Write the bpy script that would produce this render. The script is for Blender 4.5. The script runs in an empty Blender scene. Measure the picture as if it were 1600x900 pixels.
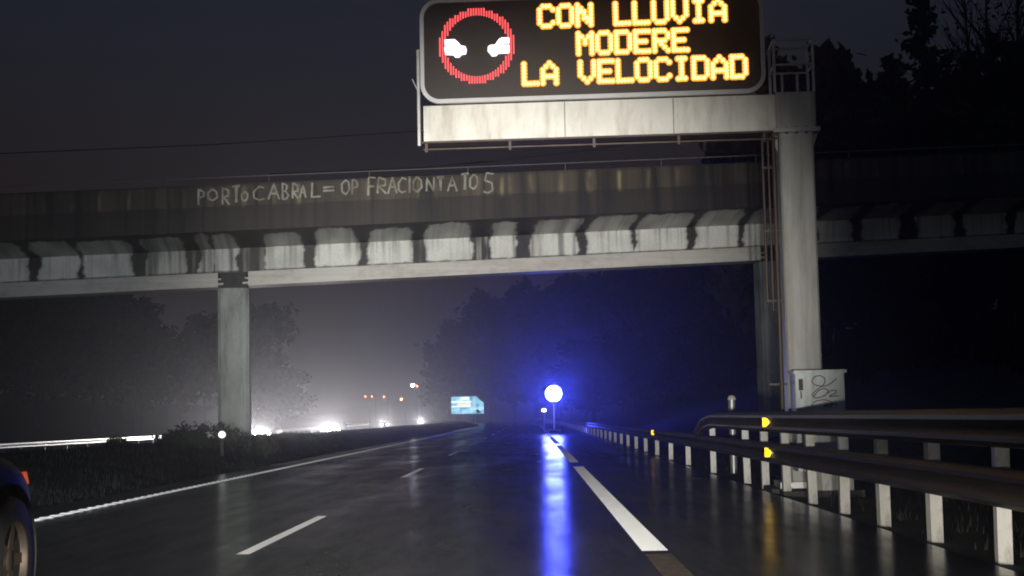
import bpy, bmesh, math, random
import numpy as np
from mathutils import Vector, Matrix, noise as mnoise
R = math.radians
random.seed(7); rng = np.random.default_rng(7)
scene = bpy.context.scene
col = scene.collection

# ------------------------------------------------------------------ camera
F = 2325.0; W, H = 1600.0, 900.0
CAM = Vector((0, 0, 1.2)); ROLL = R(1.2); VP = (831, 650)
c1 = Vector(((VP[0]-800)/F, -(VP[1]-450)/F, -1)).normalized()
u0 = Vector((-math.sin(ROLL), math.cos(ROLL), 0))
u0 = (u0 - c1*u0.dot(c1)).normalized()
x0 = c1.cross(u0)
M3 = Matrix((x0, c1, u0))            # rows: world axes in camera coordinates
cd = bpy.data.cameras.new('camera'); cam = bpy.data.objects.new('camera', cd); col.objects.link(cam)
cam.matrix_world = Matrix.Translation(CAM) @ M3.to_4x4()
cd.sensor_width = 36; cd.lens = 36*F/W; cd.clip_end = 3000; cd.clip_start = 0.05
scene.camera = cam
def ray(px, py):
    return (M3 @ Vector(((px-800)/F, -(py-450)/F, -1))).normalized()
def atY(px, py, Y):
    d = ray(px, py); return CAM + d*(Y/d.y)
def onplane(px, py, p, n):
    d = ray(px, py); return CAM + d*((p-CAM).dot(n)/d.dot(n))

# ------------------------------------------------------------------ helpers
def tag(o, label=None, cat=None, group=None, kind=None):
    if label: o['label'] = label
    if cat: o['category'] = cat
    if group: o['group'] = group
    if kind: o['kind'] = kind
    return o
def empty(name, loc, rz=0, label=None, cat=None, group=None):
    o = bpy.data.objects.new(name, None); col.objects.link(o); o.empty_display_size = .2
    o.location = loc; o.rotation_euler = (0, 0, rz)
    return tag(o, label, cat, group)
class MB:
    def __init__(s, off=(0, 0, 0)): s.v = []; s.f = []; s.off = Vector(off); s.sm = []
    def add(s, vs, fs, smooth=False):
        b = len(s.v); s.v += [Vector(v) - s.off for v in vs]
        s.f += [tuple(b+i for i in f) for f in fs]; s.sm += [smooth]*len(fs); return s
    def box(s, lo, hi, ch=0.0, rz=0, c=None):
        x0, y0, z0 = lo; x1, y1, z1 = hi
        if ch:
            ring = [(x0+ch,y0),(x1-ch,y0),(x1,y0+ch),(x1,y1-ch),(x1-ch,y1),(x0+ch,y1),(x0,y1-ch),(x0,y0+ch)]
            return s.prism(ring, z0, z1)
        v = [(x0,y0,z0),(x1,y0,z0),(x1,y1,z0),(x0,y1,z0),(x0,y0,z1),(x1,y0,z1),(x1,y1,z1),(x0,y1,z1)]
        if rz:
            c = c or ((x0+x1)/2, (y0+y1)/2); ca, sa = math.cos(rz), math.sin(rz)
            v = [(c[0]+(a-c[0])*ca-(b-c[1])*sa, c[1]+(a-c[0])*sa+(b-c[1])*ca, z) for a, b, z in v]
        return s.add(v, [(0,3,2,1),(4,5,6,7),(0,1,5,4),(1,2,6,5),(2,3,7,6),(3,0,4,7)])
    def prism(s, ring, z0, z1):                # ring in xy, ccw
        n = len(ring)
        v = [(a, b, z0) for a, b in ring] + [(a, b, z1) for a, b in ring]
        return s.add(v, [tuple(range(n-1, -1, -1)), tuple(range(n, 2*n))] + [(i, (i+1) % n, n+(i+1) % n, n+i) for i in range(n)])
    def slab(s, poly, y0, y1):                 # polygon in xz, extruded along y (front = y0)
        n = len(poly)
        v = [(a, y0, b) for a, b in poly] + [(a, y1, b) for a, b in poly]
        return s.add(v, [tuple(range(n)), tuple(range(2*n-1, n-1, -1))] + [(i, n+i, n+(i+1) % n, (i+1) % n) for i in range(n)])
    def tube(s, pts, r, n=8, r1=None, cap=True):
        pts = [Vector(p) for p in pts]; k = len(pts); vs = []; r1 = r if r1 is None else r1
        for i, p in enumerate(pts):
            t = (pts[min(i+1, k-1)] - pts[max(i-1, 0)]).normalized()
            a = t.cross(Vector((0, 0, 1)));
            if a.length < 1e-3: a = t.cross(Vector((1, 0, 0)))
            a.normalize(); b = t.cross(a); rr = r + (r1-r)*i/max(1, k-1)
            vs += [p + a*rr*math.cos(2*math.pi*j/n) + b*rr*math.sin(2*math.pi*j/n) for j in range(n)]
        fs = [(i*n+j, i*n+(j+1) % n, (i+1)*n+(j+1) % n, (i+1)*n+j) for i in range(k-1) for j in range(n)]
        s.add(vs, fs, True)
        if cap:
            s.add(vs[:n], [tuple(range(n))]); s.add(vs[-n:], [tuple(range(n-1, -1, -1))])
        return s
    def lathe(s, prof, c, axis, n=24, smooth=True):   # prof: (radius, along axis)
        axis = Vector(axis).normalized(); a = axis.cross(Vector((0, 0, 1)))
        if a.length < 1e-3: a = Vector((1, 0, 0))
        a.normalize(); b = axis.cross(a); c = Vector(c)
        vs = [c + axis*h + (a*math.cos(2*math.pi*j/n) + b*math.sin(2*math.pi*j/n))*r for r, h in prof for j in range(n)]
        fs = [(i*n+j, i*n+(j+1) % n, (i+1)*n+(j+1) % n, (i+1)*n+j) for i in range(len(prof)-1) for j in range(n)]
        return s.add(vs, fs, smooth)
    def build(s, name, m, parent=None):
        me = bpy.data.meshes.new(name); me.from_pydata([tuple(v) for v in s.v], [], s.f); me.update()
        me.polygons.foreach_set('use_smooth', s.sm)
        me.materials.append(m)
        o = bpy.data.objects.new(name, me); col.objects.link(o)
        if parent: o.parent = parent
        return o
def npmesh(name, v, f, m, parent=None, smooth=False):
    me = bpy.data.meshes.new(name); me.from_pydata(v.tolist() if hasattr(v, 'tolist') else v, [], f.tolist() if hasattr(f, 'tolist') else f); me.update()
    if smooth: me.polygons.foreach_set('use_smooth', [True]*len(me.polygons))
    me.materials.append(m); o = bpy.data.objects.new(name, me); col.objects.link(o)
    if parent: o.parent = parent
    return o
def kids(o): return [c for c in bpy.data.objects if c.parent == o]
def copy_tree(o, parent=None):
    c = o.copy(); col.objects.link(c)
    if parent: c.parent = parent
    for k in kids(o): copy_tree(k, c)
    return c

# ------------------------------------------------------------------ materials
def nt(m): return m.node_tree.nodes, m.node_tree.links
def mat(name, c, rough=.6, metal=0, var=.25, scale=3.0, bump=0, bscale=30, spec=.5, sheen=0, stretch=(1,1,1), c2=None, rvar=0, coat=0):
    m = bpy.data.materials.new(name); m.use_nodes = True; N, L = nt(m)
    b = N['Principled BSDF']; b.inputs['Roughness'].default_value = rough; b.inputs['Metallic'].default_value = metal
    b.inputs['Specular IOR Level'].default_value = spec
    b.inputs['Sheen Weight'].default_value = sheen
    b.inputs['Coat Weight'].default_value = coat
    tc = N.new('ShaderNodeTexCoord'); mp = N.new('ShaderNodeMapping'); mp.inputs['Scale'].default_value = stretch
    L.new(tc.outputs['Object'], mp.inputs['Vector'])
    n = N.new('ShaderNodeTexNoise'); n.inputs['Scale'].default_value = scale; n.inputs['Detail'].default_value = 5; n.inputs['Roughness'].default_value = .65
    L.new(mp.outputs[0], n.inputs['Vector'])
    r = N.new('ShaderNodeValToRGB'); r.color_ramp.elements[0].position = .3; r.color_ramp.elements[1].position = .7
    lo = c2 if c2 else tuple(x*(1-var) for x in c); hi = c if c2 else tuple(min(1, x*(1+var)) for x in c)
    r.color_ramp.elements[0].color = (*lo, 1); r.color_ramp.elements[1].color = (*hi, 1)
    L.new(n.outputs['Fac'], r.inputs[0]); L.new(r.outputs[0], b.inputs['Base Color'])
    if rvar:
        mr = N.new('ShaderNodeMapRange'); mr.inputs[1].default_value = .35; mr.inputs[2].default_value = .65
        mr.inputs[3].default_value = rough - rvar; mr.inputs[4].default_value = rough + rvar
        L.new(n.outputs['Fac'], mr.inputs[0]); L.new(mr.outputs[0], b.inputs['Roughness'])
    if bump:
        n2 = N.new('ShaderNodeTexNoise'); n2.inputs['Scale'].default_value = bscale; n2.inputs['Detail'].default_value = 4
        L.new(tc.outputs['Object'], n2.inputs['Vector'])
        bp = N.new('ShaderNodeBump'); bp.inputs['Strength'].default_value = bump; bp.inputs['Distance'].default_value = .02
        L.new(n2.outputs['Fac'], bp.inputs['Height']); L.new(bp.outputs[0], b.inputs['Normal'])
    return m
def emit(name, c, s, base=(.02, .02, .02)):
    m = bpy.data.materials.new(name); m.use_nodes = True; N, L = nt(m); b = N['Principled BSDF']
    b.inputs['Base Color'].default_value = (*base, 1); b.inputs['Emission Color'].default_value = (*c, 1)
    b.inputs['Emission Strength'].default_value = s; b.inputs['Roughness'].default_value = .4
    return m
M = {}
M['ground'] = mat('wet grass ground', (.036, .038, .026), .8, var=.5, scale=1.3, bump=.8, bscale=9, spec=.2)
M['galv'] = mat('galvanised steel', (.42, .42, .41), .45, .6, var=.15, scale=6)
M['dullsteel'] = mat('dull weathered steel', (.16, .16, .16), .6, .2, var=.2)
M['rail'] = mat('dirty guardrail steel', (.042, .036, .030), .55, .15, var=.35, scale=4, stretch=(1, .2, 1))
M['post'] = mat('pale galvanised post', (.55, .54, .49), .5, 0, var=.12, scale=9, stretch=(1, 1, .3))
M['farrail'] = mat('shiny guardrail steel', (.82, .82, .80), .30, 1, var=.1, scale=2)
M['line'] = mat('white road paint', (.86, .86, .84), .55, 0, var=.10, scale=12, sheen=1.0, bump=.3, bscale=80)
M['oldline'] = mat('worn road paint', (.13, .10, .065), .6, 0, var=.7, scale=8)
M['whitepaint'] = mat('weathered white painted steel', (.55, .54, .50), .42, 0, var=.13, scale=2.2, stretch=(1, 1, .5), bump=.08, bscale=14)
M['column'] = mat('grey painted steel column', (.39, .39, .37), .5, 0, var=.16, scale=2.0, stretch=(2, 2, .6), bump=.1, bscale=20)
M['darksteel'] = mat('dark rusty steel', (.05, .035, .028), .6, .2, var=.4, scale=5)
M['conduit'] = mat('brown conduit', (.060, .042, .032), .6, 0, var=.35, scale=5, stretch=(1, 1, .3))
M['signblack'] = mat('matt black sign panel', (.018, .012, .010), .55, 0, var=.2, scale=20)
M['signframe'] = mat('white sign border', (.46, .46, .47), .4, 0, var=.06, scale=5)
M['amber'] = emit('amber led', (1.0, .54, .15), 3.8); M['amberhalo'] = emit('amber led halo', (1.0, .36, .035), 1.5)
M['redled'] = emit('red led', (1.0, .085, .095), 1.7)
M['whiteled'] = emit('white led', (.93, .90, 1.0), 2.2)
M['cabinet'] = mat('pale grey cabinet paint', (.60, .64, .63), .5, 0, var=.12, scale=4, stretch=(1, 1, .5))
M['ink'] = mat('black marker ink', (.012, .012, .012), .5)
M['concrete'] = mat('grey concrete', (.42, .43, .40), .75, 0, var=.3, scale=1.1, stretch=(1.5, 1.5, .6), bump=.25, bscale=25)
M['pier'] = mat('grey concrete pier', (.40, .43, .40), .75, 0, var=.32, scale=1.0, stretch=(1.4, 1.4, .6), bump=.25, bscale=22)
M['flange'] = mat('smooth clean concrete beam', (.60, .585, .54), .5, 0, var=.12, scale=3, stretch=(.12, .12, 3), bump=.06, bscale=20)
M['darkconc'] = mat('dark damp concrete', (.045, .045, .04), .8, 0, var=.4, scale=2)
M['trunk'] = mat('dark bark', (.05, .04, .03), .9, 0, var=.4, scale=6)
M['leaf'] = mat('dark foliage', (.022, .028, .016), .8, 0, var=.5, scale=1.5, spec=.15)
M['needle'] = mat('conifer foliage', (.022, .030, .020), .8, 0, var=.5, scale=1.5, spec=.15)
M['tyre'] = mat('black rubber tyre', (.02, .02, .02), .6, 0, var=.2, bump=.3, bscale=60)
M['rim'] = mat('alloy wheel rim', (.09, .07, .055), .5, .5, var=.15)
M['carpaint'] = mat('black car paint', (.008, .007, .006), .5, 0, var=.1, spec=.08)
M['carglass'] = mat('dark car glass', (.01, .012, .014), .08, 0, var=.05)
M['blacktrim'] = mat('black plastic trim', (.015, .015, .015), .6)
M['amberlens'] = emit('orange indicator lens', (1.0, .13, .03), .45, (.5, .12, .02))
M['headlamp'] = emit('lit headlamp glass', (1, .97, .92), 110)
M['headlampfar'] = emit('lit headlamp glass soft', (1, .97, .92), 60)
M['blue'] = emit('blue beacon glass', (.04, .055, 1.0), 60)
M['whitelamp'] = emit('white lamp glass', (.85, .9, 1), 30)
M['orangelamp'] = emit('orange lamp glass', (1, .32, .12), 12)
M['redlamp'] = emit('red lamp glass', (1, .16, .08), 12)
M['reflyellow'] = mat('yellow reflector', (.95, .58, .02), .48, 1, var=.05)
M['reflwhite'] = mat('white reflector', (.95, .95, .95), .40, 1, var=.03)
M['cable'] = mat('black cable', (.01, .01, .012), .6)
M['graffiti'] = mat('faded white spray paint', (.62, .61, .52), .7, 0, c2=(.16, .15, .12), scale=2.2)
def grime(m, col_, amount, sc):
    N, L = nt(m); b = N['Principled BSDF']; src = b.inputs['Base Color'].links[0].from_socket
    tc = N.new('ShaderNodeTexCoord'); mp = N.new('ShaderNodeMapping'); mp.inputs['Scale'].default_value = sc; L.new(tc.outputs['Object'], mp.inputs['Vector'])
    n = N.new('ShaderNodeTexNoise'); n.inputs['Scale'].default_value = 1; n.inputs['Detail'].default_value = 6; n.inputs['Roughness'].default_value = .7; L.new(mp.outputs[0], n.inputs['Vector'])
    r = N.new('ShaderNodeMapRange'); r.inputs[1].default_value = .48; r.inputs[2].default_value = .72; r.inputs[4].default_value = amount; L.new(n.outputs['Fac'], r.inputs[0])
    mx = N.new('ShaderNodeMixRGB'); mx.inputs[2].default_value = (*col_, 1); L.new(r.outputs[0], mx.inputs[0]); L.new(src, mx.inputs[1]); L.new(mx.outputs[0], b.inputs['Base Color'])
grime(M['whitepaint'], (.20, .15, .10), .55, (3.2, 3.2, .7)); grime(M['column'], (.16, .15, .11), .7, (6, 6, .35)); grime(M['pier'], (.10, .11, .09), .8, (3, 3, .5)); grime(M['post'], (.14, .12, .09), .8, (9, 9, 3)); grime(M['flange'], (.30, .26, .20), .6, (1.2, 1.2, 2.5)); grime(M['cabinet'], (.15, .15, .13), .6, (8, 8, 1))
def led_retro(m, c, k):  # a glossy lens laid over the reflector colour
    N, L = nt(m); b = N['Principled BSDF']; b.inputs['Coat Weight'].default_value = 1; b.inputs['Coat Roughness'].default_value = .25


# wet asphalt: worn wheel tracks, damp and dry patches, fine grain
def asphalt():
    m = bpy.data.materials.new('wet asphalt'); m.use_nodes = True; N, L = nt(m); b = N['Principled BSDF']
    tc = N.new('ShaderNodeTexCoord')
    mp = N.new('ShaderNodeMapping'); mp.inputs['Scale'].default_value = (1.1, .035, 1); L.new(tc.outputs['Object'], mp.inputs['Vector'])
    n1 = N.new('ShaderNodeTexNoise'); n1.inputs['Scale'].default_value = 1.0; n1.inputs['Detail'].default_value = 5; L.new(mp.outputs[0], n1.inputs['Vector'])
    mp2 = N.new('ShaderNodeMapping'); mp2.inputs['Scale'].default_value = (.8, .22, 1); L.new(tc.outputs['Object'], mp2.inputs['Vector'])
    n2 = N.new('ShaderNodeTexNoise'); n2.inputs['Scale'].default_value = .9; n2.inputs['Detail'].default_value = 6; n2.inputs['Roughness'].default_value = .6; L.new(mp2.outputs[0], n2.inputs['Vector'])
    n3 = N.new('ShaderNodeTexNoise'); n3.inputs['Scale'].default_value = 55; n3.inputs['Detail'].default_value = 3; L.new(tc.outputs['Object'], n3.inputs['Vector'])
    mx = N.new('ShaderNodeMath'); mx.operation = 'MULTIPLY_ADD'; L.new(n1.outputs['Fac'], mx.inputs[0]); mx.inputs[1].default_value = .45
    ml = N.new('ShaderNodeMath'); ml.operation = 'MULTIPLY'; L.new(n2.outputs['Fac'], ml.inputs[0]); ml.inputs[1].default_value = .55; L.new(ml.outputs[0], mx.inputs[2])
    rr = N.new('ShaderNodeMapRange'); rr.inputs[1].default_value = .36; rr.inputs[2].default_value = .64; rr.inputs[3].default_value = .10; rr.inputs[4].default_value = .31
    L.new(mx.outputs[0], rr.inputs[0]); L.new(rr.outputs[0], b.inputs['Roughness'])
    cr = N.new('ShaderNodeValToRGB'); cr.color_ramp.elements[0].position = .38; cr.color_ramp.elements[1].position = .66
    cr.color_ramp.elements[0].color = (.016, .017, .020, 1); cr.color_ramp.elements[1].color = (.046, .050, .054, 1)
    L.new(mx.outputs[0], cr.inputs[0])
    m2 = N.new('ShaderNodeMixRGB'); m2.blend_type = 'MULTIPLY'; m2.inputs[0].default_value = .7; L.new(cr.outputs[0], m2.inputs[1])
    c3 = N.new('ShaderNodeValToRGB'); c3.color_ramp.elements[0].position = .35; c3.color_ramp.elements[1].position = .65; c3.color_ramp.elements[0].color = (.5, .5, .5, 1)
    L.new(n3.outputs['Fac'], c3.inputs[0]); L.new(c3.outputs[0], m2.inputs[2]); L.new(m2.outputs[0], b.inputs['Base Color'])
    bp = N.new('ShaderNodeBump'); bp.inputs['Strength'].default_value = .16; bp.inputs['Distance'].default_value = .005
    L.new(n3.outputs['Fac'], bp.inputs['Height']); L.new(bp.outputs[0], b.inputs['Normal'])
    sv = N.new('ShaderNodeMapRange'); sv.inputs[1].default_value = .36; sv.inputs[2].default_value = .62; sv.inputs[3].default_value = .24; sv.inputs[4].default_value = .04
    mp4 = N.new('ShaderNodeMapping'); mp4.inputs['Scale'].default_value = (2.2, .30, 1); L.new(tc.outputs['Object'], mp4.inputs['Vector'])
    n4 = N.new('ShaderNodeTexNoise'); n4.inputs['Scale'].default_value = 1.6; n4.inputs['Detail'].default_value = 7; n4.inputs['Roughness'].default_value = .7; L.new(mp4.outputs[0], n4.inputs['Vector'])
    L.new(n4.outputs['Fac'], sv.inputs[0]); L.new(sv.outputs[0], b.inputs['Specular IOR Level'])
    return m
M['asphalt'] = asphalt()
# painted concrete of the overpass: albedo per point (stains, drips, lichen) times fine grain
def stained(name, rough=.6):
    m = bpy.data.materials.new(name); m.use_nodes = True; N, L = nt(m); b = N['Principled BSDF']
    a = N.new('ShaderNodeAttribute'); a.attribute_name = 'stain'
    tc = N.new('ShaderNodeTexCoord'); n = N.new('ShaderNodeTexNoise'); n.inputs['Scale'].default_value = 14; n.inputs['Detail'].default_value = 5
    L.new(tc.outputs['Object'], n.inputs['Vector'])
    r = N.new('ShaderNodeValToRGB'); r.color_ramp.elements[0].position = .3; r.color_ramp.elements[1].position = .7; r.color_ramp.elements[0].color = (.86, .86, .86, 1)
    L.new(n.outputs['Fac'], r.inputs[0])
    mx = N.new('ShaderNodeMixRGB'); mx.blend_type = 'MULTIPLY'; mx.inputs[0].default_value = 1; L.new(a.outputs['Color'], mx.inputs[1]); L.new(r.outputs[0], mx.inputs[2])
    L.new(mx.outputs[0], b.inputs['Base Color']); b.inputs['Roughness'].default_value = rough
    bp = N.new('ShaderNodeBump'); bp.inputs['Strength'].default_value = .15; bp.inputs['Distance'].default_value = .02; L.new(n.outputs['Fac'], bp.inputs['Height']); L.new(bp.outputs[0], b.inputs['Normal'])
    return m
M['stained'] = stained('stained bridge concrete')

# ------------------------------------------------------------------ terrain and roads
def bend(y):                       # the motorway bends gently to the left far ahead
    return -((max(0, y-180))**2)/2600.0
def sm(a, b, t):
    t = min(1, max(0, (t-a)/(b-a))); return t*t*(3-2*t)
def gz(x, y):
    s = x - bend(y)
    wob = mnoise.noise(Vector((x*.13, y*.09, 0)))*.25 + mnoise.noise(Vector((x*.6, y*.5, 3)))*.05
    if s > 3.4:
        z = -.03 - .05*sm(3.4, 4.2, s) + max(0, s-6.2)*.30
        z = 16*math.tanh(z/16) if z > 0 else z
        return z + wob*sm(5.5, 8, s)
    if s > -7.1: return -.05
    if s > -15:
        z = -.05 + .62*sm(-7.1, -10.2, s)
        z -= .97*sm(-11.6, -15, s)
        return z + wob*.35*sm(-7.4, -9, s)
    if s > -27.5: return -.42
    z = -.42 + max(0, -s-29)*.16
    return 9*math.tanh(z/9) + wob*sm(-28, -31, s)*1.0
xs = [-430, -300, -200, -150, -120, -100, -85, -72, -62, -54, -47, -41, -37, -34, -31, -29.5, -28.5, -27.5, -26.9, -15.2, -15, -14.3, -13.6, -13, -12.4, -11.8, -11.2, -10.6, -10, -9.4, -8.8, -8.2, -7.7, -7.3, -7.05, 3.35, 3.5, 3.8, 4.2, 4.7, 5.2, 5.8, 6.2, 7, 8, 9, 10, 12, 14, 17, 20, 24, 28, 33, 39, 46, 54, 64, 76, 90, 110, 140, 180, 240, 320, 430]
ys = [-50, -35, -22, -12, -5] + list(np.arange(0, 70, 1.0)) + list(np.arange(70, 150, 3)) + list(np.arange(150, 300, 7)) + [300, 315, 330, 350, 370, 395, 420, 450, 490, 540, 600, 680, 780]
V = []; Fc = []
for y in ys:
    for s in xs:
        X = s + bend(y)*max(0., 1-abs(s)/430.)
        V.append((X, y, gz(s + bend(y), y)))
nx = len(xs)
for j in range(len(ys)-1):
    for i in range(nx-1): Fc.append((j*nx+i, j*nx+i+1, (j+1)*nx+i+1, (j+1)*nx+i))
g = npmesh('ground', V, Fc, M['ground'], None, True); tag(g, kind='structure')
def strip(x0, x1, z, y0, y1, step=6):
    n = max(1, int(math.ceil((y1-y0)/step))); v = []; f = []
    for i in range(n+1):
        y = y0 + (y1-y0)*i/n; v += [(x0+bend(y), y, z), (x1+bend(y), y, z)]
    for i in range(n): f.append((2*i, 2*i+1, 2*i+3, 2*i+2))
    return v, f
def sheet(name, x0, x1, z, y0, y1, m, parent=None, kind=None, step=6):
    v, f = strip(x0, x1, z, y0, y1, step)
    o = npmesh(name, v, f, m, parent)
    if kind: o['kind'] = kind
    return o
road = sheet('road', -7.2, 3.5, 0, -45, 560, M['asphalt'], kind='structure')
opp = sheet('opposite_road', -27.0, -15.1, -.35, -45, 560, M['asphalt'], kind='structure')
sheet('edge_line', -6.43, -6.26, .004, -45, 400, M['line'], road)
# raised ribs of the audible edge line
mb = MB()
y = 6.0
while y < 90:
    mb.box((-6.43, y, .0042), (-6.26, y+.12, .013)); y += .42
mb.build('edge_line_rib', M['line'], road)
for k in range(-2, 22):
    y0 = 13.6 + 17*k; sheet('lane_dash', -2.71, -2.59, .004, y0, y0+5.2, M['line'], road)
for y0, y1 in [(13.2, 35), (38.2, 60), (63.5, 85), (88.5, 110), (113.5, 135), (138.5, 160), (163, 185), (188, 210), (213, 235)]:
    sheet('edge_dash', .94, 1.17, .004, y0, y1, M['line'], road)
sheet('worn_edge_dash', .94, 1.17, .004, -9, 12.9, M['oldline'], road)
for s in (-26.2, -16.0): sheet('edge_line', s, s+.15, -.346, -45, 400, M['line'], opp)

# ------------------------------------------------------------------ guardrails
wprof = [(0, -.155), (.03, -.14), (.08, -.105), (.08, -.065), (.03, -.03), (0, 0), (.03, .03), (.08, .065), (.08, .105), (.03, .14), (0, .155)]
def wbeam(xc, zc, y0, y1, side, step=4, dip0=None, dip1=None, off=Vector((0, 0, 0))):
    ylist = list(np.arange(y0, y1, step)) + [y1]; v = []; f = []; n = len(wprof)
    for y in ylist:
        dz = 0
        if dip1 is not None and y > dip1[0]: dz = -dip1[1]*sm(dip1[0], y1, y)
        for th in (0, -.006):
            for d, z in wprof: v.append((xc + bend(y) - side*(d+th) - off.x, y-off.y, zc+z+dz-off.z))
    for i in range(len(ylist)-1):
        for t in (0, 1):
            for j in range(n-1):
                a = i*2*n + t*n + j; b = a + 2*n
                f.append((a, a+1, b+1, b) if t == 0 else (a, b, b+1, a+1))
        a = i*2*n; b = a+2*n
        f += [(a, b, b+n, a+n), (a+n-1, a+2*n-1, b+2*n-1, b+n-1)]
    f += [tuple([j for j in range(n)] + [2*n-1-j for j in range(n)])]
    L_ = (len(ylist)-1)*2*n; f += [tuple([L_+n+j for j in range(n)] + [L_+n-1-j for j in range(n)])]
    return v, f
def postmb(x, y, z0, z1, w=.115, d=.10, t=.008):      # C-section post, web towards the traffic
    m = MB((x, y, z0)); m.box((x-d/2, y-w*.0-.06, z0), (x+w-d/2, y-.06+t, z1))
    m.box((x-d/2, y-.06+t, z0), (x-d/2+t, y+.06, z1)); m.box((x+w-d/2-t, y-.06+t, z0), (x+w-d/2, y+.06, z1)); return m
RX = 3.66
gr = empty('guardrail', (RX, 12, 0), 0, 'long steel guardrail on bright posts along the right hand shoulder, double height beside the gantry', 'guardrail')
off = gr.location
v, f = wbeam(RX, .565, 1.0, 300, 1, 4, off=off); npmesh('lower_rail', v, f, M['rail'], gr)
v, f = wbeam(RX, 1.035, 1.0, 33.2, 1, 1.4, dip1=(31.2, .35), off=off); npmesh('upper_rail', v, f, M['rail'], gr)
pys = [4.1, 6.1, 8.1, 10.1] + [12.1+2.03*k for k in range(8)] + [31.2] + [36.2 + 4.5*k for k in range(48)]
seen = {}
for tall in (True, False):
    p0 = None
    for y in pys:
        if (y < 33) != tall: continue
        z1 = 1.10 if tall else .62
        if p0 is None:
            mb = postmb(0, 0, 0, z1+.12); mb.off = Vector((0, 0, 0)); p0 = mb.build('post', M['post'], gr); o = p0
        else: o = p0.copy(); col.objects.link(o)
        o.location = (RX + .085 + bend(y) - off.x, y - off.y, -.10); o.rotation_euler = (random.uniform(-.015, .015), random.uniform(-.02, .02), random.uniform(-.1, .1))
# distance blocks between rail and post
for y in pys[:13]:
    for zc in (.565, 1.035):
        mb = MB(off); mb.box((RX+.0, y-.05, zc-.09), (RX+.036, y+.05, zc+.09)); mb.build('spacer', M['galv'], gr)
for px, py, Yd in ((1193, 660, None), (1195, 707, None), (1018, 676, None)):
    D = (RX-.09)*F/(px-831); p = atY(px, py, D)
    mb = MB(off); cx, cz = RX-.085, p.z
    mb.slab([(cx-.045, cz-.07), (cx+.03, cz-.07), (cx+.05, cz), (cx+.03, cz+.07), (cx-.045, cz+.07)], D, D+.02)
    for v_ in mb.v: v_.y -= .155*(v_.x + off.x - cx)          # tilted towards the oncoming driver
    mb.build('reflector', M['reflyellow'], gr)
    mb = MB(off); mb.box((cx-.03, D+.022, cz-.03), (cx+.08, D+.05, cz+.03)); mb.build('reflector_bracket', M['galv'], gr)

fr = empty('guardrail', (-27.4, 60, -.35), 0, 'shiny low guardrail beyond the oncoming carriageway catching the headlights as a bright streak', 'guardrail')
v, f = wbeam(-27.4, .20, -30, 480, -1, 4, off=fr.location); npmesh('rail', v, f, M['farrail'], fr)
y = -28; p0 = None
for k in range(100):
    if p0 is None: mb = postmb(0, 0, 0, .75); p0 = mb.build('post', M['galv'], fr); o = p0
    else: o = p0.copy(); col.objects.link(o)
    o.location = (-27.52 + bend(y) - fr.location.x, y-60, -.1); y += 4

# ------------------------------------------------------------------ overpass
BX, BY = -9.2, 46.0; SK, GRD = .12, .04
e_n = Vector((SK, -1, 0)).normalized()       # towards the camera
def bp_(s, w, z): return Vector((s, BY + SK*(s-BX), z + GRD*(s+2.6))) + e_n*w
br = empty('overpass', (BX, BY, 0), 0, 'stained concrete road bridge crossing over the motorway with scrawled graffiti on its parapet', 'bridge')
BO = br.location
def px_s(px, py=392):                         # pixel on the web plane -> bridge station
    return onplane(px, py, Vector((BX, BY, 0)), e_n).x
def yweb(px): return 391 - .043*(px-702)
panels = [(-95, -45), (-25, 43), (62, 124), (131, 206), (227, 290), (313, 334), (339, 368), (418, 475), (493, 555), (577, 642), (665, 737), (767, 806), (830, 903), (918, 986), (996, 1074), (1084, 1150), (1165, 1262), (1276, 1330), (1347, 1405), (1433, 1489), (1505, 1570), (1590, 1650)]
PU = [(px_s(a, yweb(a)), px_s(b, yweb(b))) for a, b in panels]
tone = {5: .7, 6: .8, 7: .85, 4: .75}
def vnoise(p, seed=0):
    return np.array([mnoise.noise(Vector((a, b, seed*7.7))) for a, b in p])
S0, S1 = -48.0, 26.0; NS = 1480
ss = np.linspace(S0, S1, NS)
def surf(name, prof_rows, colour_fn):
    """prof_rows: list of (w, z, t); colour_fn(s array, t) -> (n,3)"""
    verts = []; cols = []
    for (w, z, t) in prof_rows:
        for s in ss: verts.append(tuple(bp_(s, w, z) - BO))
        cols.append(colour_fn(ss, t))
    k = len(prof_rows); fs = []
    for j in range(k-1):
        for i in range(NS-1): fs.append((j*NS+i, j*NS+i+1, (j+1)*NS+i+1, (j+1)*NS+i))
    o = npmesh(name, verts, fs, M['stained'], br)
    at = o.data.attributes.new('stain', 'FLOAT_COLOR', 'POINT')
    c = np.concatenate(cols); c = np.concatenate([c, np.ones((len(c), 1))], 1)
    at.data.foreach_set('color', c.astype(np.float32).ravel())
    return o
def n1(arr, fr_, seed, t=0.0):
    return np.array([mnoise.noise(Vector((a*fr_, t, seed*3.31))) for a in arr])
dark = np.array([.030, .028, .022]); brown = np.array([.085, .072, .058])
streak_web = [(745, 752, .35), (757, 762, .3), (405, 412, .12), (380, 390, .14), (300, 306, .1), (655, 660, .1)]
SW = [(px_s(a, yweb(a)), px_s(b, yweb(b)), v) for a, b, v in streak_web]
def pnoise(k, h, seed): return mnoise.noise(Vector((k*5.17, h*1.3, seed)))*.17 + mnoise.noise(Vector((k*3.3, h*5.0, seed+9)))*.07 + mnoise.noise(Vector((k*2.9, h*16, seed+5)))*.025
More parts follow.
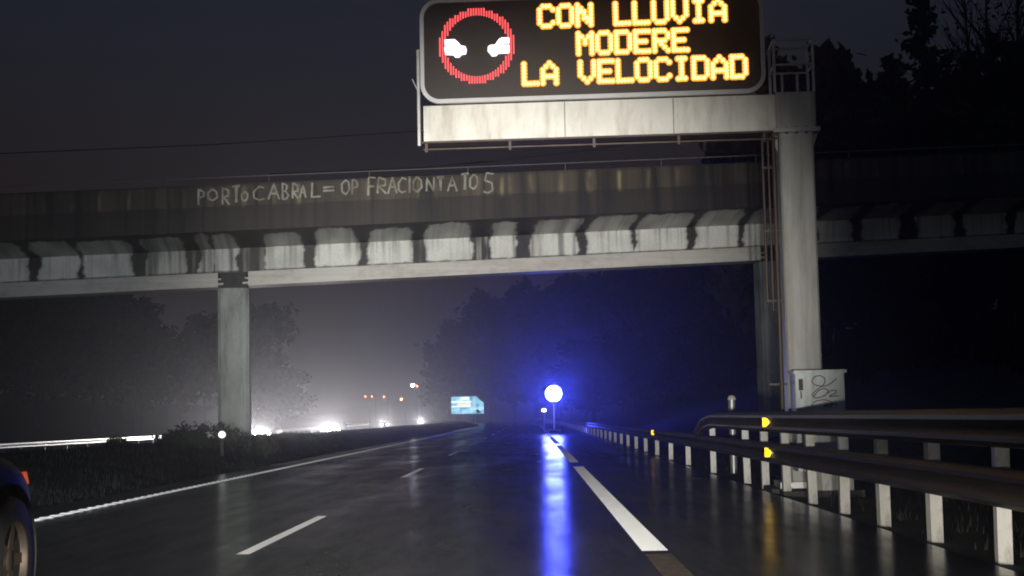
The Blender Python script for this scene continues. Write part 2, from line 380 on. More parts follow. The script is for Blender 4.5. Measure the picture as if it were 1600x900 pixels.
def cover(s, h):                 # how much of the pale concrete is left clean at height h (0..1 web, 1..2 soffit)
    out = np.zeros(len(s)); near = np.zeros(len(s))
    for k, (a, b) in enumerate(PU):
        top = 2.0 - .16 + .20*mnoise.noise(Vector((k*7.1, 3.3, 1))); inset = .45*max(0, h-top+.30)**1.2 if h > top-.30 else 0
        skew = (-.10 - .05*k/20)*max(0, h-1)
        A_ = a + pnoise(k, h, 2.2) - .02 + inset; B_ = b + pnoise(k, h, 31.7) + .02 - inset + skew*.6
        d = np.minimum(s-A_, B_-s)
        m = np.clip(d/.035 + .5, 0, 1)*tone.get(k, 1.0)
        lim = top + .10*n1(s, 3.1, 14+k) + .04*n1(s, 11, 15)
        m = m*np.clip((lim-h)/.03, 0, 1)
        out = np.maximum(out, m); near = np.maximum(near, np.where(d > 0, np.exp(-np.clip(d, 0, 9)/.10), 0))
    return out, near
heavy = [(PU[k][0], PU[k][1]) for k in (4, 5, 6, 12)]
def runs(s, h):                  # rain runs: thin vertical streaks that start at the top of a face and thin out below
    f = 1 - (h % 1.0) if h < 1 else .5
    a = np.clip(n1(s, 10, 4, h*.25)*1.6 - .28, 0, .6) + np.clip(n1(s, 26, 8, h*.3)*1.2 - .25, 0, .4)
    g_ = np.zeros(len(s))
    for p, q in heavy: g_ = np.maximum(g_, ((s > p) & (s < q))*np.clip(n1(s, 7, 41, h*.3)*2.0 + .15, 0, .8))
    return np.clip(a*(.35 + .65*min(1, max(0, h))) + g_, 0, .9)
def web_col(s, t):
    c = np.tile(dark, (len(s), 1)) * (1 + .6*n1(s, 5, 1, t*2)[:, None])
    br_, near = cover(s, t); br_ = br_*(1 - runs(s, t)*.85)*(1 - near*.25)
    low = .05 + .05*n1(s, 4, 6)
    if t < .14: br_ *= np.clip((t - low)/.04, .15, 1)
    for a, b, vv in SW: br_ = np.maximum(br_, ((s > a) & (s < b))*vv*np.clip(1 + n1(s, 9, 4, t)*2, 0, 1.5))
    br_ = br_*(1 + .25*n1(s, 1.7, 33, t*1.5)); br_ = np.clip(br_, 0, 1)
    white = np.array([.84, .86, .82])
    return c*(1-br_[:, None]) + white*br_[:, None]
def sof_col(s, t):
    c = np.tile(dark, (len(s), 1)) * (1 + .5*n1(s, 4, 11, t*3)[:, None])
    br_, near = cover(s, 1 + t); br_ = br_*(1 - runs(s, 1.3)*.5)*(1 - near*.3)
    br_ *= .85 + .55*n1(s, 2.0, 16, t*1.2); br_ = np.clip(br_, 0, 1)
    grey = np.array([.62, .64, .60])
    return c*(1-br_[:, None]) + grey*br_[:, None]
yel = [(816, 822, .8), (783, 788, .5), (862, 872, .4), (905, 915, .9), (955, 961, 1.), (1000, 1005, .3), (1045, 1052, .25), (183, 190, .6), (140, 146, .45), (95, 102, .3), (52, 58, .3), (365, 372, .8), (412, 418, .7), (452, 458, 1.), (340, 346, .4), (230, 236, .3), (273, 279, .35), (560, 566, .6), (600, 604, .3), (640, 644, .4), (668, 674, .6), (735, 740, .4), (770, 776, .7), (1310, 1316, .3), (1360, 1364, .25), (1490, 1496, .3)]
def px_f(px, py): return onplane(px, py, Vector((BX, BY, 0)) + e_n*1.9, e_n).x
YS = [(px_f(a, 300-.043*(a-702)), px_f(b, 300-.043*(b-702)), v) for a, b, v in yel]
joints = [px_f(x, 320) for x in (-60, 30, 108, 185, 250, 305, 389, 480, 570, 662, 745, 830, 925, 1015, 1105, 1190, 1290, 1390, 1480)]
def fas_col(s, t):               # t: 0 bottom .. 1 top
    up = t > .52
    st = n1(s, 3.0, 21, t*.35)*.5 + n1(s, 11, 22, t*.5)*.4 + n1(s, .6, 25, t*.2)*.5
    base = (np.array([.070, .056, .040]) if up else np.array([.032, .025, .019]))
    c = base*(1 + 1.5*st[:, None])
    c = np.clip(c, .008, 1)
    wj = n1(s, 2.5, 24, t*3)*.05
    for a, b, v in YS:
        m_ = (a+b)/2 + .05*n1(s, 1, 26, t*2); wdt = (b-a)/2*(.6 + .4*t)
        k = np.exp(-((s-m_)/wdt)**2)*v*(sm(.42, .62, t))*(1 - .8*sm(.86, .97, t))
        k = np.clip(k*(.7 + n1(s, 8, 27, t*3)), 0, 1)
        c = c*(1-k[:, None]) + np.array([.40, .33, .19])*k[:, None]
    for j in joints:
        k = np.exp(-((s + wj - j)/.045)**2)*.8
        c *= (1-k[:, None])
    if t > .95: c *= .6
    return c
rows = [(0, 6.10+.75*k/20, k/20) for k in range(21)]
surf('web', rows, web_col)
surf('deck_soffit', [(1.9*k/26, 6.852+.31*k/26, k/26) for k in range(27)], sof_col)
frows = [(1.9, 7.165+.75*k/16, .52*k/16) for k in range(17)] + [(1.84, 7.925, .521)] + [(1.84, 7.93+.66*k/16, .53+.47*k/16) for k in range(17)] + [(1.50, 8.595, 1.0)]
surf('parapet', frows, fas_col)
mb = MB(BO)                                    # rest of the deck: back of parapet, roadway, far parapet, far underside
prof = [(1.50, 8.58), (1.48, 7.70), (-2.9, 7.70), (-2.92, 8.58), (-3.3, 8.58), (-3.3, 7.16), (-.75, 6.85), (-.75, 6.1), (-.02, 6.1)]
stn = [S0, -30, -16, -2, 12, S1]
vs = [bp_(s, w, z) for s in stn for w, z in prof]; n = len(prof)
mb.add(vs, [(i*n+j, i*n+j+1, (i+1)*n+j+1, (i+1)*n+j) for i in range(len(stn)-1) for j in range(n-1)])
mb.build('deck', M['darkconc'], br)
piers = [BX, px_s(1213, 500), px_s(365) - 17.2]
def girder(a, b):
    m = MB(BO); pr = [(.12, 5.66), (.12, 6.10), (-.85, 6.10), (-.85, 5.66)]
    vs = [bp_(s, w, z) for s in (a, b) for w, z in pr]
    m.add(vs, [(0, 1, 5, 4), (1, 2, 6, 5), (2, 3, 7, 6), (3, 0, 4, 7), (0, 3, 2, 1), (4, 5, 6, 7)])
    for s, sg in ((a, -1), (b, 1)):            # stepped bearing nibs at the ends
        for z0, z1, l in ((5.72, 5.78, .17), (5.88, 5.92, .10)):
            vs = [bp_(s + sg*q, w, z) for q in (0, l) for w, z in [(.118, z0), (.118, z1), (-.6, z1), (-.6, z0)]]
            m.add(vs, [(0, 1, 5, 4), (1, 2, 6, 5), (3, 0, 4, 7), (4, 5, 6, 7)])
    return m.build('girder', M['flange'], br)
sp = sorted(piers); hw = .46
girder(S0, sp[0]-hw); girder(sp[0]+hw, sp[1]-hw); girder(sp[1]+hw, sp[2]-hw); girder(sp[2]+hw, S1)
for s in sp:
    b = bp_(s, -.40, 0); gzv = gz(b.x, b.y) - .4; top = 5.66 + GRD*(s+2.6)
    m = MB(BO); a = math.atan(SK)
    ring = [(-.48, -.38), (-.38, -.48), (.38, -.48), (.48, -.38), (.48, .38), (.38, .48), (-.38, .48), (-.48, .38)]
    ring = [(b.x + p*math.cos(a)-q*math.sin(a), b.y + p*math.sin(a)+q*math.cos(a)) for p, q in ring]
    zj = 3.1
    m.prism(ring, gzv, zj-.015)
    r2 = [(b.x + (p-b.x)*.985, b.y + (q-b.y)*.985) for p, q in ring]
    m.prism(r2, zj-.016, zj+.016); m.prism(ring, zj+.015, top-.05)
    m.build('pier', M['pier'], br)
    m = MB(BO); m.box((b.x-.40, b.y-.36, top-.05), (b.x+.40, b.y+.36, top+.46), rz=a, c=(b.x, b.y)); m.build('bearing', M['darkconc'], br)
m = MB(BO)
pts = [tuple(bp_(s, 1.67, 8.83)) for s in np.linspace(S0, S1, 40)]
m.tube(pts, .022, 6)
m.build('handrail', M['dullsteel'], br)
m = MB(BO)
for s in np.arange(S0+1, S1, 3.0):
    m.tube([bp_(s, 1.67, 8.56), bp_(s, 1.67, 8.83)], .018, 6)
m.build('handrail_post', M['dullsteel'], br)
for s, d in ((S0, -1), (S1, 1)):
    b = bp_(s, -.7, 0); m = MB(BO); m.box((b.x-1.2, b.y-2.9, -1), (b.x+1.2, b.y+2.9, 8.6+GRD*(s+2.6)), rz=math.atan(SK), c=(b.x, b.y)); m.build('abutment', M['darkconc'], br)
# graffiti: brush strokes on the parapet face, each letter on its own patch of pixels of the wall
GL = {'P': [[(0,0),(.05,1),(.75,.85),(.8,.5),(.05,.42)]], 'O': [[(.5,1),(.05,.7),(.1,.15),(.55,0),(.95,.3),(.9,.8),(.5,1)]], 'R': [[(0,0),(.05,1),(.8,.85),(.75,.5),(.1,.45),(.9,0)]],
 'T': [[(.5,0),(.5,1)],[(0,.95),(1,1)]], 'C': [[(1,.9),(.5,1),(.05,.6),(.1,.2),(.5,0),(1,.12)]], 'A': [[(0,0),(.5,1),(1,0)],[(.2,.4),(.85,.4)]], 'L': [[(.1,1),(.05,0),(1,.08)]],
 '=': [[(0,.65),(1,.7)],[(0,.3),(1,.35)]], 'F': [[(.05,0),(.1,1),(1,.95)],[(.08,.5),(.8,.52)]], 'I': [[(.5,0),(.5,1)]], 'N': [[(0,0),(.08,1),(.9,0),(1,1)]], 'S': [[(1,.95),(.3,1),(.1,.65),(.85,.5),(.9,.15),(.4,0),(0,.1)]],
 'B': [[(.05,0),(.05,1),(.75,.85),(.5,.52),(.1,.5)],[(.5,.5),(.85,.25),(.6,.02),(.05,0)]]}
letters = [('P',92,125,140,214),('O',136,184,140,196),('R',207,246,134,214),('T',256,292,126,202),('O',298,330,152,196),('C',355,410,128,194),('A',428,482,118,190),('B',496,530,112,190),('R',544,576,110,186),('A',580,610,120,180),('L',636,682,108,180),('=',690,746,112,166),('O',780,820,94,166),('P',830,862,92,164),('F',908,944,82,172),('R',955,1000,84,162),('A',1003,1046,82,162),('C',1052,1092,84,158),('I',1100,1116,80,156),('O',1122,1166,82,152),('N',1188,1226,84,152),('T',1240,1272,82,146),('A',1290,1336,80,150),('T',1356,1392,66,142),('O',1395,1436,70,138),('S',1464,1512,64,160)]
m = MB(BO); pl = Vector((BX, BY, 0)) + e_n*1.8415
def gpt(zx, zy): return onplane(280+zx/3.077, 250+zy/3.077, pl, e_n)
for li, (ch, a, b, t, bt) in enumerate(letters):
    for st in GL[ch]:
        pts = []
        for (u, v_) in st:
            pts.append((a + u*(b-a) + random.uniform(-1.5, 1.5), bt - v_*(bt-t) + random.uniform(-2, 2)))
        dense = []
        for q in range(len(pts)-1):
            for k in range(4): dense.append((pts[q][0]+(pts[q+1][0]-pts[q][0])*k/4, pts[q][1]+(pts[q+1][1]-pts[q][1])*k/4))
        dense.append(pts[-1])
        wpx = 4.6 if ch != 'T' else 6.0
        P3 = [gpt(*d) for d in dense]; ez = Vector((0, 0, 1)); ex = ez.cross(e_n)
        vs = []
        for i, p in enumerate(P3):
            tdir = (P3[min(i+1, len(P3)-1)] - P3[max(i-1, 0)]).normalized(); nrm = tdir.cross(e_n).normalized()*(wpx*.0062*(1+.25*random.uniform(-1, 1)))
            lift = e_n*(.0006*(li % 3))
            vs += [p+nrm+lift, p-nrm+lift]
        m.add(vs, [(2*i, 2*i+1, 2*i+3, 2*i+2) for i in range(len(P3)-1)])
m.build('graffiti', M['graffiti'], br)

# ------------------------------------------------------------------ gantry
GD = 23.2; YAW = R(-3.0)
gp = atY(1254, 575, GD)
ga = empty('sign_gantry', (gp.x, GD, 0), YAW, 'white cantilever gantry of box beam and single grey column standing behind the guardrail', 'gantry')
GM = Matrix.Translation(ga.location) @ Matrix.Rotation(YAW, 4, 'Z'); GI = GM.inverted(); gn = GM.to_3x3() @ Vector((0, -1, 0))
def gl(px, py, yl):                              # pixel on the gantry-parallel plane at local y -> local coordinates
    return GI @ onplane(px, py, GM @ Vector((0, yl, 0)), gn)
zb = gl(930, 216, -.3).z; zt = gl(930, 157, -.3).z; xl = gl(656, 195, -.3).x; xr = .34
zc = gl(1240, 203, -.27).z
m = MB(); m.box((-.265, -.265, .12), (.265, .265, zc-.04), .03); m.build('column', M['column'], ga)
m = MB(); m.box((-.272, -.272, 2.05), (.272, .272, 2.065), .03); m.build('weld_band', M['column'], ga); m = MB(); m.box((-.272, -.272, 3.72), (.272, .272, 3.735), .03); m.build('weld_band', M['column'], ga)
m = MB(); m.box((-.45, -.45, .03), (.45, .45, .12)); m.build('base_plate', M['galv'], ga)
m = MB(); m.box((-.6, -.6, -.5), (.6, .6, .03)); m.build('footing', M['darkconc'], ga)
m = MB(); m.box((-.36, -.36, zc-.04), (.36, .36, zc-.005)); m.box((-.36, -.36, zc), (.36, .36, zc+.03)); m.build('flange', M['galv'], ga)
m = MB()
for i in range(5):
    for yy in (-.32, .32): m.lathe([(0, -.035), (.022, -.035), (.022, .075), (0, .075)], (-.3+.15*i, yy, zc-.03), (0, 0, 1), 6, False)
m.build('bolt', M['darksteel'], ga)
m = MB()
for x_ in (-.315, -.29, .27, .295): pass
m.add([(.26,-.01,zc-.04),(.36,-.01,zc-.04),(.265,-.01,zc-.3),(.26,.01,zc-.04),(.36,.01,zc-.04),(.265,.01,zc-.3)], [(0,2,1),(3,4,5),(0,1,4,3),(1,2,5,4)])
m.add([(-.26,-.01,zc-.04),(-.36,-.01,zc-.04),(-.265,-.01,zc-.3),(-.26,.01,zc-.04),(-.36,.01,zc-.04),(-.265,.01,zc-.3)], [(0,1,2),(3,5,4),(0,3,4,1),(1,4,5,2)])
m.build('gusset', M['column'], ga)
m = MB(); m.box((-.31, -.31, zc+.03), (.31, .31, zt+.03), .015); m.build('junction_box', M['column'], ga)
m = MB(); m.box((xl+.06, -.30, zb+.035), (-.312, .30, zt), 0); m.build('beam', M['whitepaint'], ga)
m = MB(); m.box((xl+.03, -.33, zb), (-.312, .33, zb+.03)); m.build('beam_underside', M['darksteel'], ga)
for q in (-1.9, -3.6): 
    m = MB(); m.box((q, -.3035, zb+.04), (q+.012, -.3005, zt-.005)); m.build('beam_seam', M['darksteel'], ga)
zp = zb - .09
m = MB(); m.tube([(xl+.05, -.28, zp), (-.30, -.28, zp)], .017, 8); m.build('cable_pipe', M['conduit'], ga)
for q in np.linspace(xl+.1, -.5, 5):
    m = MB(); m.box((q-.02, -.305, zp-.05), (q+.02, -.255, zb-.001)); m.build('pipe_clip', M['conduit'], ga)
m = MB(); zt2 = gl(653, 78, -.34).z; zb2 = gl(655, 228, -.34).z
m.box((xl-.035, -.36, zb2), (xl+.02, -.30, zt2), .01); m.build('end_post', M['galv'], ga)
m = MB(); q = gl(647, 130, -.36); m.tube([(xl-.03, -.37, q.z-.1), (xl-.10, -.38, q.z+.06)], .012, 6); m.build('hook', M['galv'], ga)
m = MB()                                            # service conduits down the column side
for i, (dx, dy, r, zlo) in enumerate(((-.34, -.1, .03, 1.2), (-.42, -.05, .018, 2.75), (-.50, .02, .022, 2.9))):
    m = MB(); m.tube([(dx, dy, zc+.02), (dx, dy, zlo)], r, 8); m.build('conduit', M['conduit'], ga)
m = MB()
for zz in (1.6, 2.9, 4.0, 5.0): m.box((-.52, -.03, zz), (-.262, .01, zz+.03))
m.build('conduit_bracket', M['conduit'], ga)
# service cage above the column
zr = gl(1230, 62, -.3).z; zm = gl(1230, 101, -.3).z; zq = zt+.03
cage = [(-.31, -.31), (.29, -.31), (.29, .31), (-.31, .31)]
for (a, b) in cage:
    m = MB(); m.box((a-.02, b-.02, zq), (a+.02, b+.02, zr)); m.build('cage_post', M['galv'], ga)
for a in (-.12, .12):
    m = MB(); m.box((a-.018, .29, zq), (a+.018, .325, zm)); m.build('cage_bar', M['galv'], ga)
for z_ in (zm, zr):
    for i in range(4):
        p, q = cage[i], cage[(i+1) % 4]; m = MB()
        m.tube([(p[0], p[1], z_), (q[0], q[1], z_)], .018, 6); m.build('cage_rail', M['galv'], ga)

# ------------------------------------------------------------------ message sign
SY = -.46
A = gl(657, 90, SY); B = gl(1195, 90, SY); Zb = gl(926, 154, SY).z; sw = B.x-A.x; Zt = Zb + 1.67
sg = empty('message_sign', GM @ Vector(((A.x+B.x)/2, SY, Zb)), YAW, 'large black electronic message sign with amber lettering and red ring hung on the gantry', 'message sign')
SM_ = Matrix.Translation(sg.location) @ Matrix.Rotation(YAW, 4, 'Z'); SI = SM_.inverted()
def sl(px, py, yl=0): return SI @ onplane(px, py, SM_ @ Vector((0, yl, 0)), gn)
hw_ = sw/2; hh = Zt-Zb
def rrect(x0, z0, x1, z1, r, n=8):
    p = []
    for cx, cz, a0 in ((x1-r, z0+r, -90), (x1-r, z1-r, 0), (x0+r, z1-r, 90), (x0+r, z0+r, 180)):
        p += [(cx+r*math.cos(R(a0+90*i/n)), cz+r*math.sin(R(a0+90*i/n))) for i in range(n+1)]
    return p
fo = rrect(-hw_, 0, hw_, hh, .30); fi = rrect(-hw_+.062, .062, hw_-.062, hh-.062, .245)
m = MB(); n = len(fo)
vs = [(a, -.05, b) for a, b in fo] + [(a, -.05, b) for a, b in fi] + [(a, .02, b) for a, b in fo] + [(a, -.012, b) for a, b in fi]
m.add(vs, [(i, (i+1) % n, n+(i+1) % n, n+i) for i in range(n)] + [(i, 2*n+i, 2*n+(i+1) % n, (i+1) % n) for i in range(n)] + [(n+i, n+(i+1) % n, 3*n+(i+1) % n, 3*n+i) for i in range(n)])
m.build('border', M['signframe'], sg)
m = MB(); m.slab(rrect(-hw_+.06, .06, hw_-.06, hh-.06, .24), -.012, .0); m.build('panel', M['signblack'], sg)
m = MB(); m.slab(rrect(-hw_+.01, .01, hw_-.01, hh-.01, .29), .021, .16); m.build('housing', M['darksteel'], sg)
FONT = {'C': '01110 10001 10000 10000 10000 10001 01110', 'O': '01110 10001 10001 10001 10001 10001 01110', 'N': '10001 11001 11101 10101 10111 10011 10001', 'L': '10000 10000 10000 10000 10000 10000 11111', 'U': '10001 10001 10001 10001 10001 10001 01110', 'V': '10001 10001 10001 10001 10001 01010 00100', 'I': '01110 00100 00100 00100 00100 00100 01110', 'A': '00100 01010 10001 10001 11111 10001 10001', 'M': '10001 11011 10101 10101 10001 10001 10001', 'D': '11110 10001 10001 10001 10001 10001 11110', 'E': '11111 10000 10000 11110 10000 10000 11111', 'R': '11110 10001 10001 11110 10100 10010 10001'}
pit = .0525
def ledtext(txt, pxc, pyc, wpx):
    c = sl(pxc, pyc); l = sl(pxc-wpx/2, pyc); r = sl(pxc+wpx/2, pyc); wid = r.x-l.x
    cp = (wid - 4*pit - .07)/(len(txt)-1)
    x = c.x - wid/2 + .035
    for ch in txt:
        if ch != ' ':
            m = MB(); m2 = MB()
            for j, row in enumerate(FONT[ch].split()):
                for i, b in enumerate(row):
                    if b == '1':
                        q = (x + i*pit, -.012, c.z + (3-j)*pit + random.uniform(-.002, .002))
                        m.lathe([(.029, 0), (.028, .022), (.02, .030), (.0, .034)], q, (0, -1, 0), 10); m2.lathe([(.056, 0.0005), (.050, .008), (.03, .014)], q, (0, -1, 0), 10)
            lo = m.build('led_letter', M['amber'], sg); m2.build('led_halo', M['amberhalo'], lo)  # orange bloom around each dot, painted as a glowing skirt
        x += cp
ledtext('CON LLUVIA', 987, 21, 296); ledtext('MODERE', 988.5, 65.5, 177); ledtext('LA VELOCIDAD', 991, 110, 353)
c = sl(745, 72); m = MB(); ro, ri = .595, .49
k = -14
while k <= 14:
    x = k*.0415
    if abs(x) < ro:
        ho = math.sqrt(ro*ro-x*x); ho = round(ho/.05)*.05
        if abs(x) < ri:
            hi_ = math.sqrt(ri*ri-x*x)
            for a, b in ((hi_, ho), (-ho, -hi_)): m.box((c.x+x-.0105, -.03, c.z+a), (c.x+x+.0105, -.0125, c.z+b))
        elif ho > .02: m.box((c.x+x-.0105, -.03, c.z-ho), (c.x+x+.0105, -.0125, c.z+ho))
    k += 1
m.build('led_ring', M['redled'], sg)
def poly_px(pts, name):
    P = [sl(*p) for p in pts]; P = [(p.x, p.z) for p in P]; m = MB(); m.slab(P[::-1], -.045, -.0125); return m.build(name, M['whiteled'], sg)
Z8 = lambda a, b: (660 + a/5.625, b/5.625)
poly_px([Z8(*p) for p in [(195, 355), (285, 350), (318, 378), (340, 405), (380, 412), (390, 440), (384, 478), (345, 485), (325, 508), (292, 508), (275, 488), (205, 485), (195, 440), (200, 400)]], 'led_car')
poly_px([Z8(*p) for p in [(765, 335), (765, 470), (668, 474), (650, 495), (612, 498), (592, 470), (576, 455), (578, 415), (600, 400), (640, 398), (672, 352), (695, 336)]], 'led_car')
m = MB(); ps = [sl(*Z8(*p)) for p in [(700, 398), (722, 388), (765, 388), (765, 399)]]; m.slab([(p.x, p.z) for p in ps][::-1], -.0475, -.0452); m.build('led_gap', M['signblack'], sg)
for q_ in ((208, 410), (272, 408)):
    p = sl(*Z8(*q_)); m = MB(); m.slab([(p.x-.012, p.z-.012), (p.x+.012, p.z-.012), (p.x+.012, p.z+.012), (p.x-.012, p.z+.012)], -.0475, -.0452); m.build('led_gap', M['signblack'], sg)
# short hanger brackets between housing and beam
for q in (-1.9, 0, 1.9):
    m = MB(); m.box((q-.05, .02+.14+.001, -.02), (q+.05, .02+.14+.05, .6)); m.build('bracket', M['darksteel'], sg)

# ------------------------------------------------------------------ roadside cabinet
CD = 22.3
a = atY(1243, 610, CD); b = atY(1320, 610, CD); zt_ = atY(1280, 578, CD).z
cx = (a.x+b.x)/2 + .0; w2 = (b.x-a.x)/2
ca = empty('control_cabinet', (cx, CD, 0), R(-2), 'pale grey metal roadside cabinet with black scribble at the foot of the gantry column', 'cabinet')
m = MB(); m.box((-w2, 0, .30), (w2, .55, zt_-.05), .012); m.build('body', M['cabinet'], ca)
m = MB(); m.box((-w2-.02, -.03, zt_-.05), (w2+.03, .57, zt_)); m.build('lid', M['cabinet'], ca)
m = MB(); m.box((-w2+.03, -.014, .36), (w2-.03, -.001, zt_-.09)); m.build('door', M['cabinet'], ca)
m = MB(); m.box((-w2+.05, -.05, zt_-.30), (-w2+.11, -.0145, zt_-.13)); m.box((-w2+.07, -.05, zt_-.42), (-w2+.085, -.0145, zt_-.31)); m.build('lock', M['darksteel'], ca)
m = MB(); m.box((-w2+.18, -.1, .02), (w2+.06, .6, .295)); m.build('plinth', M['post'], ca)
m = MB(); m.box((-w2-.25, -.2, -.4), (w2+.2, .8, .02)); m.build('footing', M['darkconc'], ca)
m = MB()
def scrib(pts, m):
    vs = []
    P = [(-w2 + (px-1243)/77*(2*w2), zt_ - (py-578)*CD/F) for px, py in pts]
    D_ = []
    for i in range(len(P)-1):
        for k in range(6): D_.append(Vector((P[i][0]+(P[i+1][0]-P[i][0])*k/6, 0, P[i][1]+(P[i+1][1]-P[i][1])*k/6)))
    D_.append(Vector((P[-1][0], 0, P[-1][1])))
    # smooth
    for _ in range(4):
        D_ = [D_[0]] + [(D_[i-1]+D_[i]*2+D_[i+1])/4 for i in range(1, len(D_)-1)] + [D_[-1]]
    for i, p in enumerate(D_):
        t = (D_[min(i+1, len(D_)-1)]-D_[max(i-1, 0)]).normalized(); nn = t.cross(Vector((0, 1, 0)))*.007
        vs += [p+nn+Vector((0, -.0165, 0)), p-nn+Vector((0, -.0165, 0))]
    m.add(vs, [(2*i, 2*i+1, 2*i+3, 2*i+2) for i in range(len(D_)-1)])
zz = lambda a, b: (1180+a/4.09, 560+b/4.09)
scrib([zz(*p) for p in [(520,130),(480,165),(440,180),(380,170),(360,145),(380,115),(420,108),(450,130),(440,170),(390,200),(360,230),(380,255),(440,240),(470,205),(440,190),(400,205),(370,245)]], m)
scrib([zz(*p) for p in [(460,225),(480,205),(520,205),(510,225),(460,245),(530,240)]], m)
scrib([zz(*p) for p in [(355,300),(380,270),(440,262),(490,280),(480,310),(420,300),(520,290)]], m)
m.build('scribble', M['ink'], ca)

# ------------------------------------------------------------------ small roadside things
p = atY(1140, 640, 31.5)
mp_ = empty('marker_post', (p.x+.05, 31.5, 0), 0, 'small grey stub post with a pale cap standing behind the guardrail before the gantry', 'post')
zt_ = atY(1140, 619, 31.5).z
m = MB(); m.tube([(0, 0, -.2), (0, 0, zt_-.06)], .075, 12); m.build('shaft', M['galv'], mp_)
m = MB(); m.lathe([(0, .07), (.06, .06), (.09, 0), (.09, -.03), (0, -.03)], (0, 0, zt_-.05), (0, 0, 1), 12); m.build('cap', M['post'], mp_)
def delineator(px, py, D, label):
    q = atY(px, py, D); zg = gz(q.x, D)
    o = empty('delineator', (q.x, D, zg), math.atan2(-q.x, D), label, 'delineator'); h = q.z - zg
    m = MB(); m.box((-.05, -.015, -.2), (.05, .015, h+.16), .008); m.build('stake', M['blacktrim'], o)
    m = MB(); m.lathe([(0, .0), (.10, .0), (.11, .004), (.10, .006), (0, .006)], (0, -.017, h), (0, -1, 0), 20); m.build('reflector', M['reflwhite'], o)
    m = MB(); m.lathe([(.111, 0), (.13, 0), (.13, .01), (.111, .01)], (0, -.016, h), (0, -1, 0), 20, False); m.build('reflector_rim', M['blacktrim'], o)
    return o
delineator(347, 679, 41.6, 'round white reflector on a stake in front of the bridge pier')

# reflective road sign far ahead, the headlight it returns painted as emission
BD = 300
a = atY(705, 620, BD); b = atY(756, 646, BD); bw = b.x-a.x; bh = a.z-b.z
bb = empty('roadsign', ((a.x+b.x)/2, BD, gz((a.x+b.x)/2, BD)), 0, 'small distant road sign beside the bend, its headlight reflection painted as pale blue glow', 'roadsign')
zg = bb.location.z; z0 = b.z-zg; z1 = a.z-zg
def bbm():
    m = bpy.data.materials.new('sign face with painted glow'); m.use_nodes = True; N, L = nt(m); bs = N['Principled BSDF']; bs.inputs['Base Color'].default_value = (.1, .1, .1, 1)
    tc = N.new('ShaderNodeTexCoord'); n = N.new('ShaderNodeTexNoise'); n.inputs['Scale'].default_value = .9; n.inputs['Detail'].default_value = 3; L.new(tc.outputs['Object'], n.inputs['Vector'])
    r = N.new('ShaderNodeValToRGB'); e = r.color_ramp.elements; e[0].position = .35; e[0].color = (.04, .22, .36, 1); e[1].position = .68; e[1].color = (.45, .75, .85, 1)
    L.new(n.outputs['Fac'], r.inputs[0]); L.new(r.outputs[0], bs.inputs['Emission Color']); bs.inputs['Emission Strength'].default_value = 2.0
    return m
M['sign_face'] = bbm(); M['pwhite'] = emit('poster white', (.75, .88, .92), 2.2); M['pyellow'] = emit('poster yellow', (.95, .70, .35), 1.9); M['pdark'] = mat('poster dark', (.01, .02, .03), .5)
m = MB(); m.box((-bw/2, 0, z0), (bw/2, .25, z1)); m.build('sign_face', M['sign_face'], bb)
m = MB(); m.box((-bw/2, -.02, z0+bh*.66), (bw*.12, -.002, z0+bh*.74)); m.box((-bw/2, -.02, z0+bh*.40), (bw*.10, -.002, z0+bh*.47)); m.box((-bw*.2, -.02, z0+bh*.8), (bw*.05, -.002, z0+bh*.95)); m.build('sign_band', M['pwhite'], bb)
m = MB(); m.box((-bw*.30, -.02, z0+bh*.50), (bw*.10, -.002, z0+bh*.62)); m.build('sign_stripe', M['pyellow'], bb)
m = MB(); m.slab([(bw*.33, z0+bh*.25), (bw*.42, z0+bh*.05), (bw*.30, z0+bh*.02), (bw*.24, z0+bh*.2)], -.02, -.002); m.slab([(bw*.30, z0+bh*1.0), (bw*.38, z0+bh*.78), (bw*.5, z0+bh*.62), (bw*.5, z0+bh*1.0)][::-1], -.02, -.002); m.build('sign_dark_patch', M['pdark'], bb)  # dark shapes on the right side of the sign face
for q in (-.3, .3):
    m = MB(); m.box((bw*q-.12, .26, -.5), (bw*q+.12, .5, z1-.2)); m.build('leg', M['darksteel'], bb)

# blue beacon on the shoulder ahead
KD = 100
kc = atY(865, 615, KD)
bk = empty('warning_beacon', (kc.x, KD, 0), 0, 'dazzling round blue warning beacon on a slim mast at the edge of the shoulder', 'beacon')
m = MB(); prof = [(max(.001, .56*math.sin(math.pi*i/12)), -.56*math.cos(math.pi*i/12)) for i in range(13)]
m.lathe(prof, (0, 0, kc.z), (0, 0, 1), 20); m.build('lamp', M['blue'], bk)
l = bpy.data.lights.new('beacon_light', 'POINT'); l.energy = 3500; l.color = (.055, .075, 1); l.shadow_soft_size = .575; l.use_soft_falloff = False; o = bpy.data.objects.new('beacon_light', l); col.objects.link(o); o.location = kc
m = MB(); m.tube([(0, 0, .3), (0, 0, kc.z-.55)], .06, 10); m.build('mast', M['galv'], bk)
m = MB(); m.lathe([(0, .1), (.16, .1), (.20, 0), (.16, -.08), (0, -.08)], (0, 0, kc.z-.60), (0, 0, 1), 16); m.build('lamp_base', M['blacktrim'], bk)
m = MB(); m.box((-.45, -.35, .22), (.45, .35, .32)); m.build('stand', M['darksteel'], bk)
for sx in (-.4, .4):
    m = MB(); m.box((sx-.06, -.5, 0.005), (sx+.06, .5, .22), .02); m.build('foot', M['blacktrim'], bk)
q = atY(850, 641, KD)
sl_ = empty('warning_lamp', (q.x, KD, 0), 0, 'small pale oblong lamp on a short post just left of the blue beacon', 'lamp')
m = MB(); m.box((-.13, -.05, q.z-.07), (.13, .05, q.z+.07), .03); m.build('lamp', M['whitelamp'], sl_)
m = MB(); m.tube([(0, 0, 0.1), (0, 0, q.z-.072)], .03, 8); m.build('post', M['galv'], sl_)
